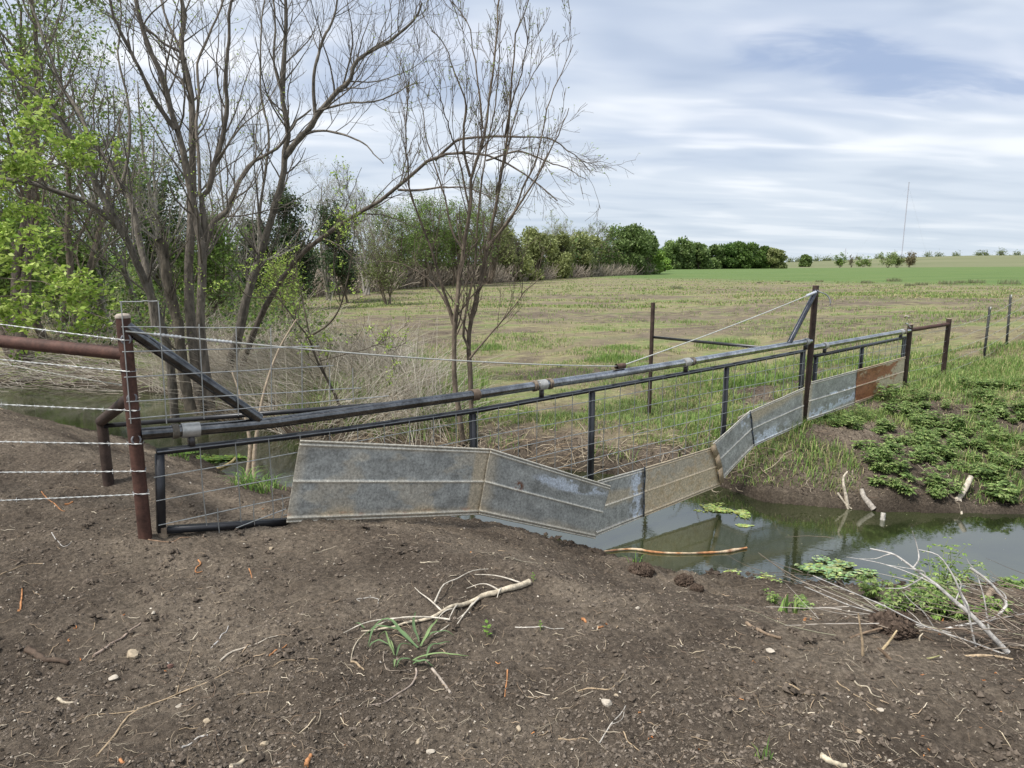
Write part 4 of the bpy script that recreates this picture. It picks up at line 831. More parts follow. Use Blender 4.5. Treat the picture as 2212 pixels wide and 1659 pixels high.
# creek line going away
T2 = 'trees along the creek beyond the field'
for a in [
    ('olive green budding tree with several dark stems, left end of the row behind the sapling', 862, 52, 408, GREEN['mid'], dict(stems=6, n=(90, 560, 1500), nleaf=7500, lsize=.13, seed=51, spread=.35)),
    ('olive green tree with open dark stems next to the left end of the row', 925, 56, 395, GREEN['mid'], dict(stems=6, n=(90, 560, 1500), nleaf=8500, lsize=.13, seed=52, spread=.35)),
    ('tree with a spreading green crown seen through the sapling', 985, 60, 405, GREEN['mid'], dict(stems=5, n=(90, 560, 1500), nleaf=9000, lsize=.14, seed=53, spread=.3)),
    ('tallest tree of the row, seen through the right side of the sapling', 1050, 66, 372, GREEN['olive'], dict(stems=5, n=(90, 560, 1600), nleaf=7500, lsize=.14, seed=54, spread=.25)),
    ('pale leafy tree standing above the row right of the sapling', 1190, 95, 462, GREEN['pale'], dict(stems=3, n=(60, 400, 1200), nleaf=3000, lsize=.16, seed=57, cbase=gr_)),
    ('thin pale treetop above the row left of the ivy covered tree', 1240, 104, 478, GREEN['pale'], dict(stems=4, n=(60, 400, 1000), nleaf=2200, lsize=.17, seed=58, cbase=gr_)),
    ('dead grey tree hung with dark ivy left of the dense round tree', 1290, 112, 474, GREEN['pale'], dict(stems=4, n=(60, 400, 1000), nleaf=2800, lsize=.17, seed=59, cbase=(.1, .09, .07), spread=.3)),
    ]: kw = dict(a[5]); auto_tree(a[0], a[1], a[2], a[3], a[4], group=T2, **kw)
olv = [(.19, .22, .08), (.24, .27, .10), (.28, .31, .13)]; dk = [(.10, .155, .045), (.14, .205, .065), (.19, .265, .085)]; lt = [(.20, .32, .06), (.25, .37, .075), (.15, .26, .05)]
for i, (lb, u, Y, vt, hw, cols, nl) in enumerate([
    ('olive rounded tree directly right of the sapling stems', 1105, 74, 482, 44, olv, 5200), ('olive tree with a broad crown, second right of the sapling', 1158, 80, 486, 40, olv, 5200),
    ('low olive tree below the pale treetop', 1205, 88, 498, 34, olv, 4200), ('broad olive tree left of the ivy covered tree', 1248, 98, 502, 38, olv, 4600), ('olive crown behind the ivy covered tree', 1292, 108, 508, 30, olv, 3600),
    ('big dense dark green round tree standing out at the end of the near row', 1352, 112, 482, 47, dk, 8500), ('dense dark green crown on the right shoulder of the big round tree', 1392, 118, 500, 26, dk, 4200),
    ('bright green low tree right of the big round tree', 1412, 122, 533, 24, lt, 3200), ('small bright green bush at the foot of the far wood', 1437, 150, 556, 14, lt, 1500),
    ('dark tree at the left end of the far wood', 1447, 205, 520, 24, dk, 3400), ('tallest dark tree at the left of the far wood', 1478, 208, 514, 24, dk, 3400), ('dark green tree, third in the far wood', 1510, 214, 521, 25, dk, 3200),
    ('shadowy green tree in the left half of the far wood', 1540, 222, 527, 22, dk, 2800), ('green tree at the middle of the far wood', 1568, 226, 526, 26, [(.07, .13, .03), (.1, .17, .04)], 3200), ('light topped tree right of the middle of the far wood', 1600, 228, 520, 28, [(.08, .14, .03), (.12, .19, .045)], 3600),
    ('green tree near the right end of the far wood', 1634, 232, 523, 26, [(.08, .14, .03), (.12, .19, .045)], 3200), ('round dull green tree closing the right end of the far wood', 1670, 232, 533, 25, olv, 3000),
    ('small dark round tree alone right of the far wood', 1741, 300, 550, 12, dk, 1200)]):
    dense_tree(lb, u, Y, vt, hw * 1.22, cols, group=T2, seed=70 + i, nl=int(nl * 2.2), low=.04, lobes=15, lsize=max(.12, Y * .0016))
for i, (lb, u, Y, vt, cols, nl, sp) in enumerate([('sparse light bush left of the tall mast', 1812, 262, 545, GREEN['mid'], 900, .5), ('bare grey bush between two green bushes', 1836, 265, 549, GREEN['olive'], 60, .5),
    ('small green bush right of the bare grey bush', 1863, 285, 549, GREEN['mid'], 900, .4), ('wide pale bush below the tall mast', 1915, 250, 540, GREEN['pale'], 1400, .6), ('low pale bush beside the wide one below the mast', 1936, 255, 547, GREEN['olive'], 900, .6), ('small brownish tree right of the tall mast', 1961, 258, 542, [(.16, .13, .06), (.2, .17, .08)], 800, .3)]):
    auto_tree(lb, u, Y, vt, cols, name='bush', group='bushes along the far edge of the crop', seed=110 + i, stems=5, n=(30, 120, 260), nleaf=nl, lsize=.5, spread=sp, cat='bush', jit=.35, low=.1)
for i, (u, vt, hw) in enumerate([(1703, 560, 10), (1722, 561, 8), (1760, 560, 10), (1790, 562, 8), (1893, 560, 9), (1998, 551, 10), (2022, 552, 8), (2060, 552, 6), (2108, 548, 9), (2122, 549, 8), (2158, 543, 16), (2190, 550, 9), (1850, 561, 8), (1778, 561, 6)]):
    order = ['far left', 'second', 'third', 'fourth', 'fifth', 'sixth', 'seventh', 'eighth', 'ninth', 'tenth', 'largest, flat topped', 'rightmost', 'eleventh', 'twelfth']
    lb = {0: 'tiny shrub on the skyline just right of the far wood', 10: 'largest shrub on the hill skyline, near the right edge'}.get(i, f'tiny dark shrub on the hill skyline at {"left" if u<1850 else "middle" if u<2050 else "right"}, {["","first","second","third","fourth","fifth","sixth","seventh","eighth","ninth","","eleventh","twelfth","thirteenth"][i]} counted')
    auto_tree(lb, u, 560, vt, GREEN['olive'], name='shrub', group='shrubs on the skyline', seed=130 + i, stems=6, n=(14, 50, 90), nleaf=420, lsize=.9, spread=1.1, cat='shrub', jit=1.5, low=.1)

# lattice masts with guy wires, far behind the hill
def mast(label, u, Y, vt, wd):
    x = (u - 1106) / FPX / ray(u, 560)[1] * Y; z0 = H(x, Y); zt = atY(u, vt, Y)[2]; t = thing('radio_mast', label, 'mast', (x, Y, z0)); mb = MB(); n = 40; c = (.50, .47, .52)
    cs_ = [np.array([x + wd * math.cos(a), Y + wd * math.sin(a), 0]) for a in (0, 2.1, 4.2)]; zs_ = np.linspace(z0, zt, n)
    for p in cs_: tubes(mb, np.array([[p + [0, 0, z0], p + [0, 0, zt]]]), np.full((1, 2), wd * .25), 4, c)
    for k in range(n - 1):
        for j in range(3): tubes(mb, np.array([[cs_[j] + [0, 0, zs_[k]], cs_[(j + 1) % 3] + [0, 0, zs_[k + 1]]]]), np.full((1, 2), wd * .14), 3, c)
    mb.build('lattice', M['straw'], t)
    for a in (0.5, 2.6, 4.7): tubes(k_ := MB(), np.array([[[x, Y, z0 + (zt - z0) * .95], [x + math.cos(a) * (zt - z0) * .6, Y + math.sin(a) * (zt - z0) * .6, z0]]]), np.full((1, 2), .05), 3, (.4, .4, .42)); k_.build('guy_wire', M['straw'], t)
mast('very tall thin lattice mast on the horizon at the right', 1947, 1500, 393, .85)
mast('tiny distant mast left of the tall one', 1825, 2400, 536, .8)

# ------------------------------------------------------------------ undergrowth and reeds (nobody could count them)
def scatter(n, xr, yr, ok, r):
    x = r.uniform(*xr, n); y = r.uniform(*yr, n); k = ok(x, y); return x[k], y[k]
def yfar(x): return np.interp(x, far_edge[:, 0], far_edge[:, 1])
r = np.random.default_rng(200)
leftedge = lambda y: -2.0 - (y - 12) * .42      # field boundary on the left
x, y = scatter(3000, (-34, 2), (12.5, 46), lambda x, y: (y > yfar(x) + .5) & (x < leftedge(y) - .6 + 1.2 * (vn(x, y, 9) - .5)) & (np.abs(x / y) < 1.1), r)
z = height(x, y, False); n = len(x); hh = r.uniform(.9, 2.5, n) * (.6 + .5 * vn(x * .3, y * .3, 3)) * np.clip(.55 + (y - 12) * .03, .5, 1.15)
P = np.empty((n, 6, 3)); d = nrm(np.stack([r.normal(size=n) * .5, r.normal(size=n) * .4, np.ones(n)], 1)); P[:, 0] = np.stack([x, y, z], 1)
for k in range(1, 6): d = nrm(d + r.normal(size=(n, 3)) * .18); P[:, k] = P[:, k - 1] + d * (hh / 5)[:, None]
R = np.linspace(1, .4, 6)[None] * r.uniform(.004, .012, (n, 1)); mb = MB(); tubes(mb, P, R, 3, barkcol(n, (.33, .29, .23), r, .4))
B, RB = children(P, R, 7000, .2, 1, .3, .8, 40, .2, 5, .6, .18, .0035, r); tubes(mb, B, RB, 3, barkcol(len(B), (.36, .32, .26), r, .4))
tag(mb.build('thicket', M['twig']), 'tangle of grey bare brush filling the far side of the creek', 'brush', kind='stuff')
mb = MB(); pts = along(B, 80000, r, .2, 0); pts = pts[vn(pts[:, 0] * .55, pts[:, 1] * .55, 14) > .36]; leaves(mb, pts, .10, GREEN['mid'] + GREEN['mid'] + GREEN['dark'] + GREEN['olive'] + GREEN['spring'][:1], r, wid=.7)
tag(mb.build('undergrowth', M['leaf']), 'green leafy undergrowth through the brush behind the creek', 'undergrowth', kind='stuff')
# dense evergreen-ish hedge mass further back closing the view under the crowns
x, y = scatter(7000, (-62, 4), (34, 62), lambda x, y: (x < -12 - (y - 34) * .12) & (np.abs(x / y) < 1.05), r); z = height(x, y, False)
pts = np.repeat(np.stack([x, y, z], 1), 9, 0); pts += r.normal(size=pts.shape) * .4; pts[:, 2] += r.uniform(0, 1, len(pts)) ** .8 * (1.6 + 2.6 * fbm(pts[:, 0] * .18, pts[:, 1] * .18, 4, 3))
mb = MB(); leaves(mb, pts, .24, GREEN['dark'] + GREEN['mid'] + GREEN['olive'], r, wid=.8); tag(mb.build('far_brush', M['leaf']), 'belt of dark green brush closing the view behind the bare trees', 'brush', kind='stuff')
# dark brush at the foot of the creek-line trees, with a pale fringe of dead stalks
mb = MB(); mb2 = MB()
for u0, Y0, u1, Y1, n_, hgt in ((640, 40, 860, 52, 5000, 3.2), (860, 54, 1110, 74, 9000, 5.0), (1110, 76, 1400, 116, 10000, 5.5)):
    tt = r.uniform(0, 1, n_); Yc = Y0 + (Y1 - Y0) * tt + r.uniform(0, 6, n_); uc = u0 + (u1 - u0) * tt; xc = (uc - 1106) / FPX / .99 * Yc; zc = height(xc, Yc, False)
    zc = zc + r.uniform(0, 1, n_) ** 1.1 * hgt * (.5 + .8 * vn(xc * .4, Yc * .1, 3)); leaves(mb, np.stack([xc, Yc, zc], 1), .30, GREEN['dark'] + GREEN['olive'] + [(.16, .14, .10), (.12, .11, .075)], r, wid=.8)
    m_ = n_ // 7; tt = r.uniform(0, 1, m_); Yc = Y0 + (Y1 - Y0) * tt - r.uniform(0, 2, m_); uc = u0 + (u1 - u0) * tt; xc = (uc - 1106) / FPX / .99 * Yc; zc = height(xc, Yc, False)
    P = np.empty((m_, 4, 3)); d = nrm(np.stack([r.normal(size=m_) * .5, r.normal(size=m_) * .3, np.ones(m_)], 1)); hh = r.uniform(.5, 2.2, m_); P[:, 0] = np.stack([xc, Yc, zc], 1)
    for k in range(1, 4): d = nrm(d + r.normal(size=(m_, 3)) * .2); P[:, k] = P[:, k - 1] + d * (hh / 3)[:, None]
    tubes(mb2, P, np.full((m_, 4), .028), 3, barkcol(m_, (.36, .31, .25), r, .3))
tag(mb.build('field_edge_brush', M['leaf']), 'dark brush along the foot of the creek-line trees', 'brush', kind='stuff')
tag(mb2.build('dead_stalks', M['straw']), 'fringe of pale dead stalks between the field and the creek-line trees', 'dead stalks', kind='stuff')
# dry reeds on the far bank
def reeds(n, xr, yr, ok, hr, cols, name, label, w_=.0046, lean=.8, r=r):
    x, y = scatter(n, xr, yr, ok, r); z = height(x, y); n = len(x); K_ = 6; P = np.empty((n, K_, 3)); cl = vn(x * .8, y * .8, 61) * 6.28 * 1.4
    d = nrm(np.stack([np.cos(cl) * lean * r.uniform(.3, 1.5, n) + r.normal(size=n) * .25, np.sin(cl) * lean * .6 + r.normal(size=n) * .2, np.ones(n)], 1)); hh = r.uniform(*hr, n); P[:, 0] = np.stack([x, y, z], 1)
    for k in range(1, K_): d = nrm(d + np.stack([d[:, 0] * .12, d[:, 1] * .12, -np.full(n, .10)], 1) + r.normal(size=(n, 3)) * .05); P[:, k] = P[:, k - 1] + d * (hh / (K_ - 1))[:, None]
    mb = MB(); c = np.asarray(cols)[r.integers(0, len(cols), n)] * r.uniform(.75, 1.2, (n, 1)); tubes(mb, P, np.linspace(1, .4, K_)[None] * r.uniform(.6, 1.2, (n, 1)) * w_, 3, c)
    return tag(mb.build(name, M['straw']), label, 'reeds', kind='stuff')
STR = [(.54, .49, .40), (.45, .40, .32), (.62, .57, .48), (.34, .29, .23)]
reeds(9000, (-7.5, -.6), (9.0, 15.5), lambda x, y: (y > yfar(x) - .05) & (y < yfar(x) + 4.2 + 1.5 * vn(x, x * 0, 2)) & (x < -1.0 - (y - 9.5) * .28 + .8 * (vn(x * 2, y * 2, 5) - .3)), (.6, 1.45), STR, 'dry_reeds', 'dry straw coloured reeds and dead grass on the far bank behind the rail')
reeds(1500, (-9, .8), (8.2, 12), lambda x, y: (y > yfar(x) - .12) & (y < yfar(x) + .45), (.3, .9), [(.30, .22, .14), (.24, .18, .12), (.38, .30, .2)], 'bank_tangle', 'brown tangle of dead roots and stems hanging over the water edge', .005, 1.3)
reeds(1700, (-30, -6), (15, 30), lambda x, y: (y > yfar(x) + .2) & (x < leftedge(y) + 1), (.7, 1.6), STR, 'distant_reeds', 'pale dead grass in the brush behind the creek', .009)
# two pale dead stems standing in the water
for lb, pts in (('pale peeling stem rising from the water behind the mesh gate', [(550, 1050), (549, 990), (556, 930), (570, 850), (600, 760), (640, 690)]), ('thin pale stem leaning beside the peeling stem', [(532, 1045), (540, 960), (520, 860), (500, 800)])):
    P_ = px_path(pts, 7.9, 8.1, 16); o_ = MB(); tubes(o_, P_[None], np.linspace(.03 if 'peeling' in lb else .012, .008, 16)[None], 7, (.42, .34, .25)); tag(o_.build('dead_stem', M['wood'], org=P_[0]), lb, 'dead stem')

# ------------------------------------------------------------------ soil crumbs, gravel, litter
def nearside(x, y): return y < np.interp(x, near_edge[:, 0], near_edge[:, 1]) + .05
r = np.random.default_rng(300)
def persp_scatter(n, y0, y1, r, wide=.86):
    v = r.uniform(0, 1, n); y = 1 / (1 / y1 + (1 / y0 - 1 / y1) * v ** .9); x = r.uniform(-1, 1, n) * (y * wide + .3); return x, y
OCT = np.array([(1, 0, 0), (0, 1, 0), (-1, 0, 0), (0, -1, 0), (0, 0, 1), (0, 0, -1)], float); OF = np.array([(0, 1, 4), (1, 2, 4), (2, 3, 4), (3, 0, 4), (1, 0, 5), (2, 1, 5), (3, 2, 5), (0, 3, 5)])
def lumps(mb, x, y, z, s, cols, r, flat=.7):
    n = len(x); V = OCT[None] * r.uniform(.6, 1.3, (n, 6, 1)) * np.asarray(s)[:, None, None]; a = r.uniform(0, 6.28, n); c, s_ = np.cos(a)[:, None], np.sin(a)[:, None]
    tl = r.normal(size=(n, 1)) * .4; X_ = V[..., 0] * c - V[..., 1] * s_; Y_ = V[..., 0] * s_ + V[..., 1] * c; Z_ = V[..., 2] * flat + X_ * tl
    V = np.stack([X_ + x[:, None], Y_ + y[:, None], Z_ + z[:, None]], -1); T_ = (np.arange(n)[:, None, None] * 6 + OF[None]).reshape(-1, 3)
    mb.add(V.reshape(-1, 3), None, T_, np.repeat(cols, 6, 0)); return mb
x, y = persp_scatter(150000, 1.5, 8.5, r); k = nearside(x, y) & (fbm(x * 2.2, y * 2.2, 71, 3) > .42 + .1 * r.normal(size=len(x))); x, y = x[k], y[k]
s = .0013 + .009 * r.uniform(0, 1, len(x)) ** 9 + .0010 * y * r.uniform(0, 1, len(x)) ** 2; z = height(x, y) + s * .25
c = np.array([(.118, .098, .079)]) * r.uniform(.4, 1.8, (len(x), 1)); tag(lumps(MB(), x, y, z, s, c, r).build('soil_crumbs', M['soil'], smooth=False), 'loose dark brown crumbs and clods of bare soil', 'soil', kind='stuff')
x, y = persp_scatter(1700, 1.5, 8.0, r); k = nearside(x, y); x, y = x[k], y[k]; s = r.uniform(.0022, .0055, len(x)) * (.7 + .22 * y); z = height(x, y) + s * .3
c = np.array([(.38, .32, .24), (.32, .27, .21), (.50, .45, .38), (.26, .21, .16)])[r.integers(0, 4, len(x))] * r.uniform(.7, 1.15, (len(x), 1)); tag(lumps(MB(), x, y, z, s, c, r).build('gravel', M['stone'], smooth=False), 'small pale pebbles and crumbs strewn on the bare soil', 'gravel', kind='stuff')
def litter(n, y0, y1, L0, L1, r0, cols, name, label, okf, r, curl=.5, lift=.004, wide=.86):
    x, y = persp_scatter(n, y0, y1, r, wide); k = okf(x, y); x, y = x[k], y[k]; n = len(x); a = r.uniform(0, 6.28, n); L = r.uniform(0, 1, n) ** 2 * (L1 - L0) + L0; cu = r.normal(size=n) * curl; K_ = 5
    P = np.empty((n, K_, 3)); px, py = x.copy(), y.copy()
    for k in range(K_): P[:, k, 0] = px; P[:, k, 1] = py; a = a + cu + r.normal(size=n) * .15; px = px + np.cos(a) * L / 4; py = py + np.sin(a) * L / 4
    P[..., 2] = np.maximum(height(P[..., 0].ravel(), P[..., 1].ravel()).reshape(n, K_), WATER) + lift + np.abs(r.normal(size=(n, K_))) * lift
    rad = (r0 * r.uniform(.5, 1.3, n) * (.55 + .16 * y))[:, None] * np.array([[.8, 1, 1, .9, .5]]); c = np.asarray(cols)[r.integers(0, len(cols), n)] * r.uniform(.7, 1.2, (n, 1))
    mb = MB(); tubes(mb, P, rad, 4, c); return tag(mb.build(name, M['twig']), label, 'litter', kind='stuff')
TW = [(.42, .34, .24), (.34, .26, .18), (.26, .19, .13), (.52, .45, .34), (.2, .14, .1)]
litter(4200, 1.5, 8.5, .01, .09, .00085, TW, 'root_litter', 'fine pale roots and broken twigs strewn over the bare soil', nearside, r, .22)
litter(500, 1.5, 7.5, .015, .07, .0017, [(.5, .42, .3), (.6, .52, .4), (.4, .3, .2)], 'wood_chips', 'pale wood splinters and chips on the bare soil', nearside, r, .1)
litter(45, 1.6, 6, .01, .035, .002, [(.55, .2, .06), (.6, .27, .1)], 'root_scraps', 'orange scraps of split root on the soil', nearside, r, .5)

# ------------------------------------------------------------------ sticks, roots and stones one can point to
def on_ground(pts, lift, K_=16):
    q = np.array([GP(u, v) for u, v in pts]); q = resample(q, K_)
    q[:, 2] = np.maximum(height(q[:, 0], q[:, 1]), WATER) + lift; 
    q[1:-1, 2] = (q[:-2, 2] + q[1:-1, 2] * 2 + q[2:, 2]) / 4; return q
PALE = (.52, .45, .34); TAN = (.42, .32, .21); BRN = (.20, .145, .10); GRY = (.55, .53, .50); ORG = (.50, .24, .11); DARK = (.11, .08, .06)
def stick(label, pts, rad, c, name='stick', side=(), cat='stick', group='loose sticks on the bare soil', m_='wood', lift=.5, taper=.5, knob=.12):
    rad = rad * .68; c = np.array(c) * .85; q = on_ground(pts, rad * lift); L = len(q); R_ = np.linspace(1, taper, L) * rad * (1 + .5 * knob * rng.normal(size=L)); mb = MB(); tubes(mb, q[None], R_[None], 7, c, cap=True)
    for sp_ in side: qq = on_ground(sp_, rad * .5, 10); tubes(mb, qq[None], (np.linspace(.5, .25, 10) * rad)[None], 5, c, cap=True)
    return tag(mb.build(name, M[m_], org=q[0]), label, cat, group)
def B5(p): return [(x * .5209, (2100 + y * .9494) * .5486) for x, y in p]         # bottom-left survey sheet
def B6(p): return [((2000 + x * .9186) * .5486, (2200 + y * .9186) * .5486) for x, y in p]   # bottom-right survey sheet
def C6(p): return [((1300 + x * .4069) * .5486, (2200 + y * .4069) * .5486) for x, y in p]
for a in [
    ('long thin tan root curving from the lower left towards the middle', B5([(400, 930), (470, 850), (560, 740), (730, 675), (860, 620), (960, 570), (1040, 530)]), .006, TAN, dict(side=[B5([(560, 740), (500, 755), (380, 765), (270, 805)]), B5([(735, 670), (770, 570), (800, 480)])])),
    ('short thick mottled stick with a pink tinge, left of the pale stone', B5([(390, 520), (470, 465), (530, 425), (585, 385)]), .010, (.40, .31, .25), {}),
    ('grey bent stick with a forked end in the lower middle, left of the grass tuft', B5([(915, 545), (960, 505), (1020, 480), (1090, 450), (1155, 430)]), .008, (.5, .44, .36), {}),
    ('straight white stick near the left, under the orange curl', B5([(875, 480), (915, 435), (948, 395)]), .006, GRY, {}),
    ('dark chunk of root with a split tan end at the far lower left', B5([(115, 490), (150, 520), (190, 540), (240, 545), (285, 545)]), .022, DARK, dict(taper=.6, knob=.2)),
    ('pale splinter at the bottom edge left of the middle', B5([(960, 990), (1010, 960), (1090, 918)]), .013, PALE, dict(taper=.4)),
    ('short pale stick below the long tan root', B5([(755, 890), (800, 868), (862, 840)]), .006, GRY, {}),
    ('short tan stick near the lower left corner', B5([(243, 703), (280, 712), (328, 720)]), .009, PALE, {}),
    ('thin stick lying below the bent grey stick', B5([(1130, 562), (1220, 540), (1320, 528)]), .004, TAN, {}),
    ('curved thin root ringing the left of the grass tuft', C6([(500, 650), (330, 740), (240, 850), (200, 1000)]), .006, PALE, {}),
    ('brown root piece below the curved root', C6([(200, 1010), (260, 1050), (330, 1100)]), .008, TAN, {}),
    ('thin looped root under the grass tuft', C6([(560, 900), (515, 950), (540, 1070), (620, 1120), (720, 1100), (800, 1070)]), .0045, (.34, .28, .22), {}),
    ('dark root running down left from the grass tuft', C6([(830, 1070), (835, 1140), (780, 1240), (660, 1330), (520, 1400), (380, 1435)]), .0065, (.38, .31, .26), {}),
    ('short grey stick running down right from the grass tuft', C6([(985, 1080), (1070, 1190), (1165, 1325)]), .0085, (.42, .36, .30), dict(taper=.9)),
    ('long straight white straw right of the small seedling', C6([(1790, 668), (2000, 682), (2260, 700)]), .0045, (.6, .56, .5), {}),
    ('hooked white twig among the litter above the fallen branch', C6([(290, 445), (255, 390), (360, 390), (465, 408), (460, 460)]), .0035, (.6, .57, .52), {}),
    ('short thick stick stub above the branch', C6([(870, 45), (960, 42), (1055, 38)]), .007, PALE, {}),
    ('pale stick lying under the tin panel', C6([(1690, 0), (1850, 25), (2045, 58)]), .006, PALE, {}),
    ('brown stick with bark half way down the right slope', B6([(1022, 285), (1090, 318), (1172, 350)]), .013, (.27, .2, .14), dict(taper=.7)),
    ('thin forked root in the lower right middle', B6([(1190, 545), (1240, 572), (1310, 595), (1385, 618)]), .0055, TAN, {}),
    ('long thin dark twig on the lower right slope', B6([(1410, 530), (1460, 575), (1530, 612), (1600, 665)]), .004, TAN, {}),
    ('crooked root twig on the lower right', B6([(1480, 520), (1500, 550), (1540, 560), (1560, 600), (1600, 610)]), .0055, PALE, {}),
    ('fine forked white root standing above the lower edge', B6([(390, 800), (440, 730), (480, 680), (505, 635)]), .0045, (.56, .52, .46), dict(side=[B6([(440, 730), (490, 690), (500, 640)])])),
    ('tan twig above the white forked root', B6([(300, 578), (350, 560), (430, 565), (480, 530), (503, 492)]), .0045, TAN, {}),
    ('short root at the lower left of the forked white root', B6([(215, 775), (280, 785), (360, 790)]), .0045, TAN, {}),
    ('thin root low in the middle', B6([(495, 755), (520, 800), (580, 850)]), .004, TAN, {}),
    ('pale split root at the far left above the orange peel', B5([(0, 180), (60, 150), (130, 130), (180, 128)]), .005, TAN, {}),
    ('bent pale wire like root left of the corner post foot', B5([(215, 0), (230, 25), (265, 58), (300, 40)]), .004, GRY, {}),
    ('flat orange brown root by the foot of the corner post', B5([(615, 35), (700, 38), (760, 28), (790, 20)]), .007, (.36, .24, .16), {}),
    ('long pale straw high on the slope in the middle', B5([(1300, 85), (1350, 70), (1395, 60)]), .005, PALE, {}),
    ('upright thin stick at the left edge of the litter', B5([(385, 405), (400, 340)]), .004, TAN, {}),
    ('two thin crossed twigs in the lower left', B5([(745, 840), (800, 835), (855, 805)]), .003, TAN, {}),
    ('twig lying across the slope beside the long root', B5([(985, 680), (1050, 665), (1145, 662)]), .0035, TAN, {}),
    ('bent thin twig in the lower middle', B5([(1195, 800), (1230, 770), (1330, 762)]), .003, BRN, {}),
    ('curved pale root below the clod', B6([(1060, 590), (1080, 640), (1105, 685)]), .003, TAN, {}),
    ('short white stub at the bottom edge, right', B6([(1340, 855), (1390, 880), (1450, 900)]), .016, (.6, .52, .38), dict(taper=.6)),
    ]: stick(a[0], a[1], a[2], a[3], **a[4])
for a in [('bright orange s shaped root peel left of the middle', B5([(823, 118), (832, 128), (815, 145), (812, 168), (840, 170)]), .007), ('small orange curl right of the s shaped peel', B5([(1033, 150), (1040, 170), (1045, 188)]), .005),
          ('orange root stub standing at the far left', B5([(78, 322), (88, 290), (92, 255), (93, 232)]), .008), ('orange torn splinter beside the bent grey stick', B5([(1118, 508), (1150, 488), (1190, 465)]), .006),
          ('orange splinter at the bottom edge below the middle', B5([(1270, 975), (1275, 950), (1290, 928)]), .013), ('small orange flake at the bottom edge, left', B5([(500, 955), (515, 965)]), .009),
          ('orange flake on the slope right of the middle', B6([(315, 275), (325, 268), (335, 282)]), .011), ('second orange flake on the slope, just lower', B6([(385, 300), (408, 298)]), .009), ('orange flake near the water under the clods', B6([(1270, 272), (1300, 260)]), .010),
          ('thin orange root low in the middle', C6([(1715, 1100), (1712, 1180), (1700, 1260), (1690, 1350)]), .005), ('small orange strip on the mound behind the left fence', [(140, 1092), (158, 1086)], .014), ('orange peel near the left corner post brace', [(90, 1065), (115, 1085), (140, 1105)], .006)]:
    stick(a[0], a[1], a[2], ORG, name='root_peel', cat='root', group='orange root peels', taper=.6, knob=.25)
# peeled branch lying in the water, and driftwood
P_ = np.array([atZ(u, v, WATER + .012) for u, v in [(1298, 1192), (1330, 1188), (1370, 1186), (1420, 1193), (1480, 1195), (1540, 1193), (1575, 1190), (1612, 1183)]]); q = resample(P_, 30); mb = MB(); cc = np.array([.62, .36, .17])
q[:, 0] += .006 * rng.normal(size=30); cc = np.repeat(np.array([[.46, .23, .11], [.54, .42, .29], [.27, .15, .09]])[(vn(np.arange(30) * .8, np.zeros(30), 5) * 2.99).astype(int)], 8, 0)
tubes(mb, q[None], (np.interp(np.linspace(0, 1, 30), [0, .1, .3, .6, .85, 1], [.004, .008, .011, .007, .013, .008]) * (1 + .2 * rng.normal(size=30)))[None], 8, cc); tag(mb.build('peeled_branch', M['wood'], org=q[0]), 'peeled orange branch floating in the creek below the tin panels', 'branch')
P_ = np.array([atZ(u, v, WATER + .015) for u, v in [(442, 1021), (470, 1012), (497, 1000), (508, 990)]]); mb = MB(); tubes(mb, resample(P_, 12)[None], np.full((1, 12), .017), 7, (.62, .48, .24), cap=True); tag(mb.build('floating_stick', M['wood'], org=P_[0]), 'yellow peeled stick floating on the scum behind the gate', 'stick')
def wood3(label, pts, lifts, rad, c, side=(), name='driftwood', cat='driftwood', group=None, m_='wood', taper=.4, K_=22):
    if name in ('fallen_branch', 'fallen_stick'): rad = rad * .62; lifts = [l * .5 for l in lifts]; side = [(a, [q * .5 for q in b_], e * .62) for a, b_, e in side]
    def mk(pts, lifts): q = np.array([GP(u, v) for u, v in pts]); return q
    base = GP(*pts[0]); 
    def up(pts, Yd): return np.array([atY(u, v, base[1] + dy) for (u, v), dy in zip(pts, Yd)])
    q = resample(up(pts, lifts), K_); mb = MB(); tubes(mb, q[None], (np.linspace(1, taper, K_) * rad * (1 + .035 * rng.normal(size=K_)))[None], 8, c, cap=True)
    for sp_, ly, rr in side: s_ = resample(up(sp_, ly), 14); tubes(mb, s_[None], (np.linspace(1, .3, 14) * rr)[None], 6, c, cap=True)
    return tag(mb.build(name, M[m_], org=base), label, cat, group)
def R4(p): return [((2300 + x * .783) * .5486, (1800 + y * .783) * .5486) for x, y in p]
wood3('bleached crooked root standing at the far water edge, left of the others', R4([(1325, 262), (1318, 200), (1305, 140), (1305, 100), (1325, 72)]), [0, .02, .05, .1, .12], .022, (.50, .44, .35), [(R4([(1275, 180), (1320, 240), (1370, 275), (1410, 305)]), [.05, 0, -.05, -.1], .012), (R4([(1320, 250), (1360, 220), (1395, 205)]), [0, .02, .05], .012)], group='bleached wood along the far water edge')
wood3('thick grey stub with a dark rotten side beside the crooked root', R4([(1455, 260), (1430, 230), (1405, 195), (1395, 160)]), [0, .03, .06, .1], .036, (.42, .38, .33), group='bleached wood along the far water edge', taper=.6)
wood3('forked white driftwood leaning into the water at the right', R4([(1770, 278), (1830, 245), (1885, 205), (1915, 160), (1945, 100)]), [0, .05, .1, .16, .25], .024, (.55, .49, .40), [(R4([(1885, 205), (1892, 250), (1902, 300)]), [.1, .03, -.08], .026)], group='bleached wood along the far water edge', taper=1.2)
wood3('short pale stub sticking out of the water', R4([(1502, 372), (1500, 330), (1505, 280)]), [0, 0, .02], .026, (.5, .47, .42), group='bleached wood along the far water edge', taper=.9)
wood3('small dark twig poking out of the water near the algae', R4([(1212, 545), (1240, 515), (1285, 470)]), [0, 0, .02], .008, DARK, name='twig', cat='twig', group='twigs in the water')
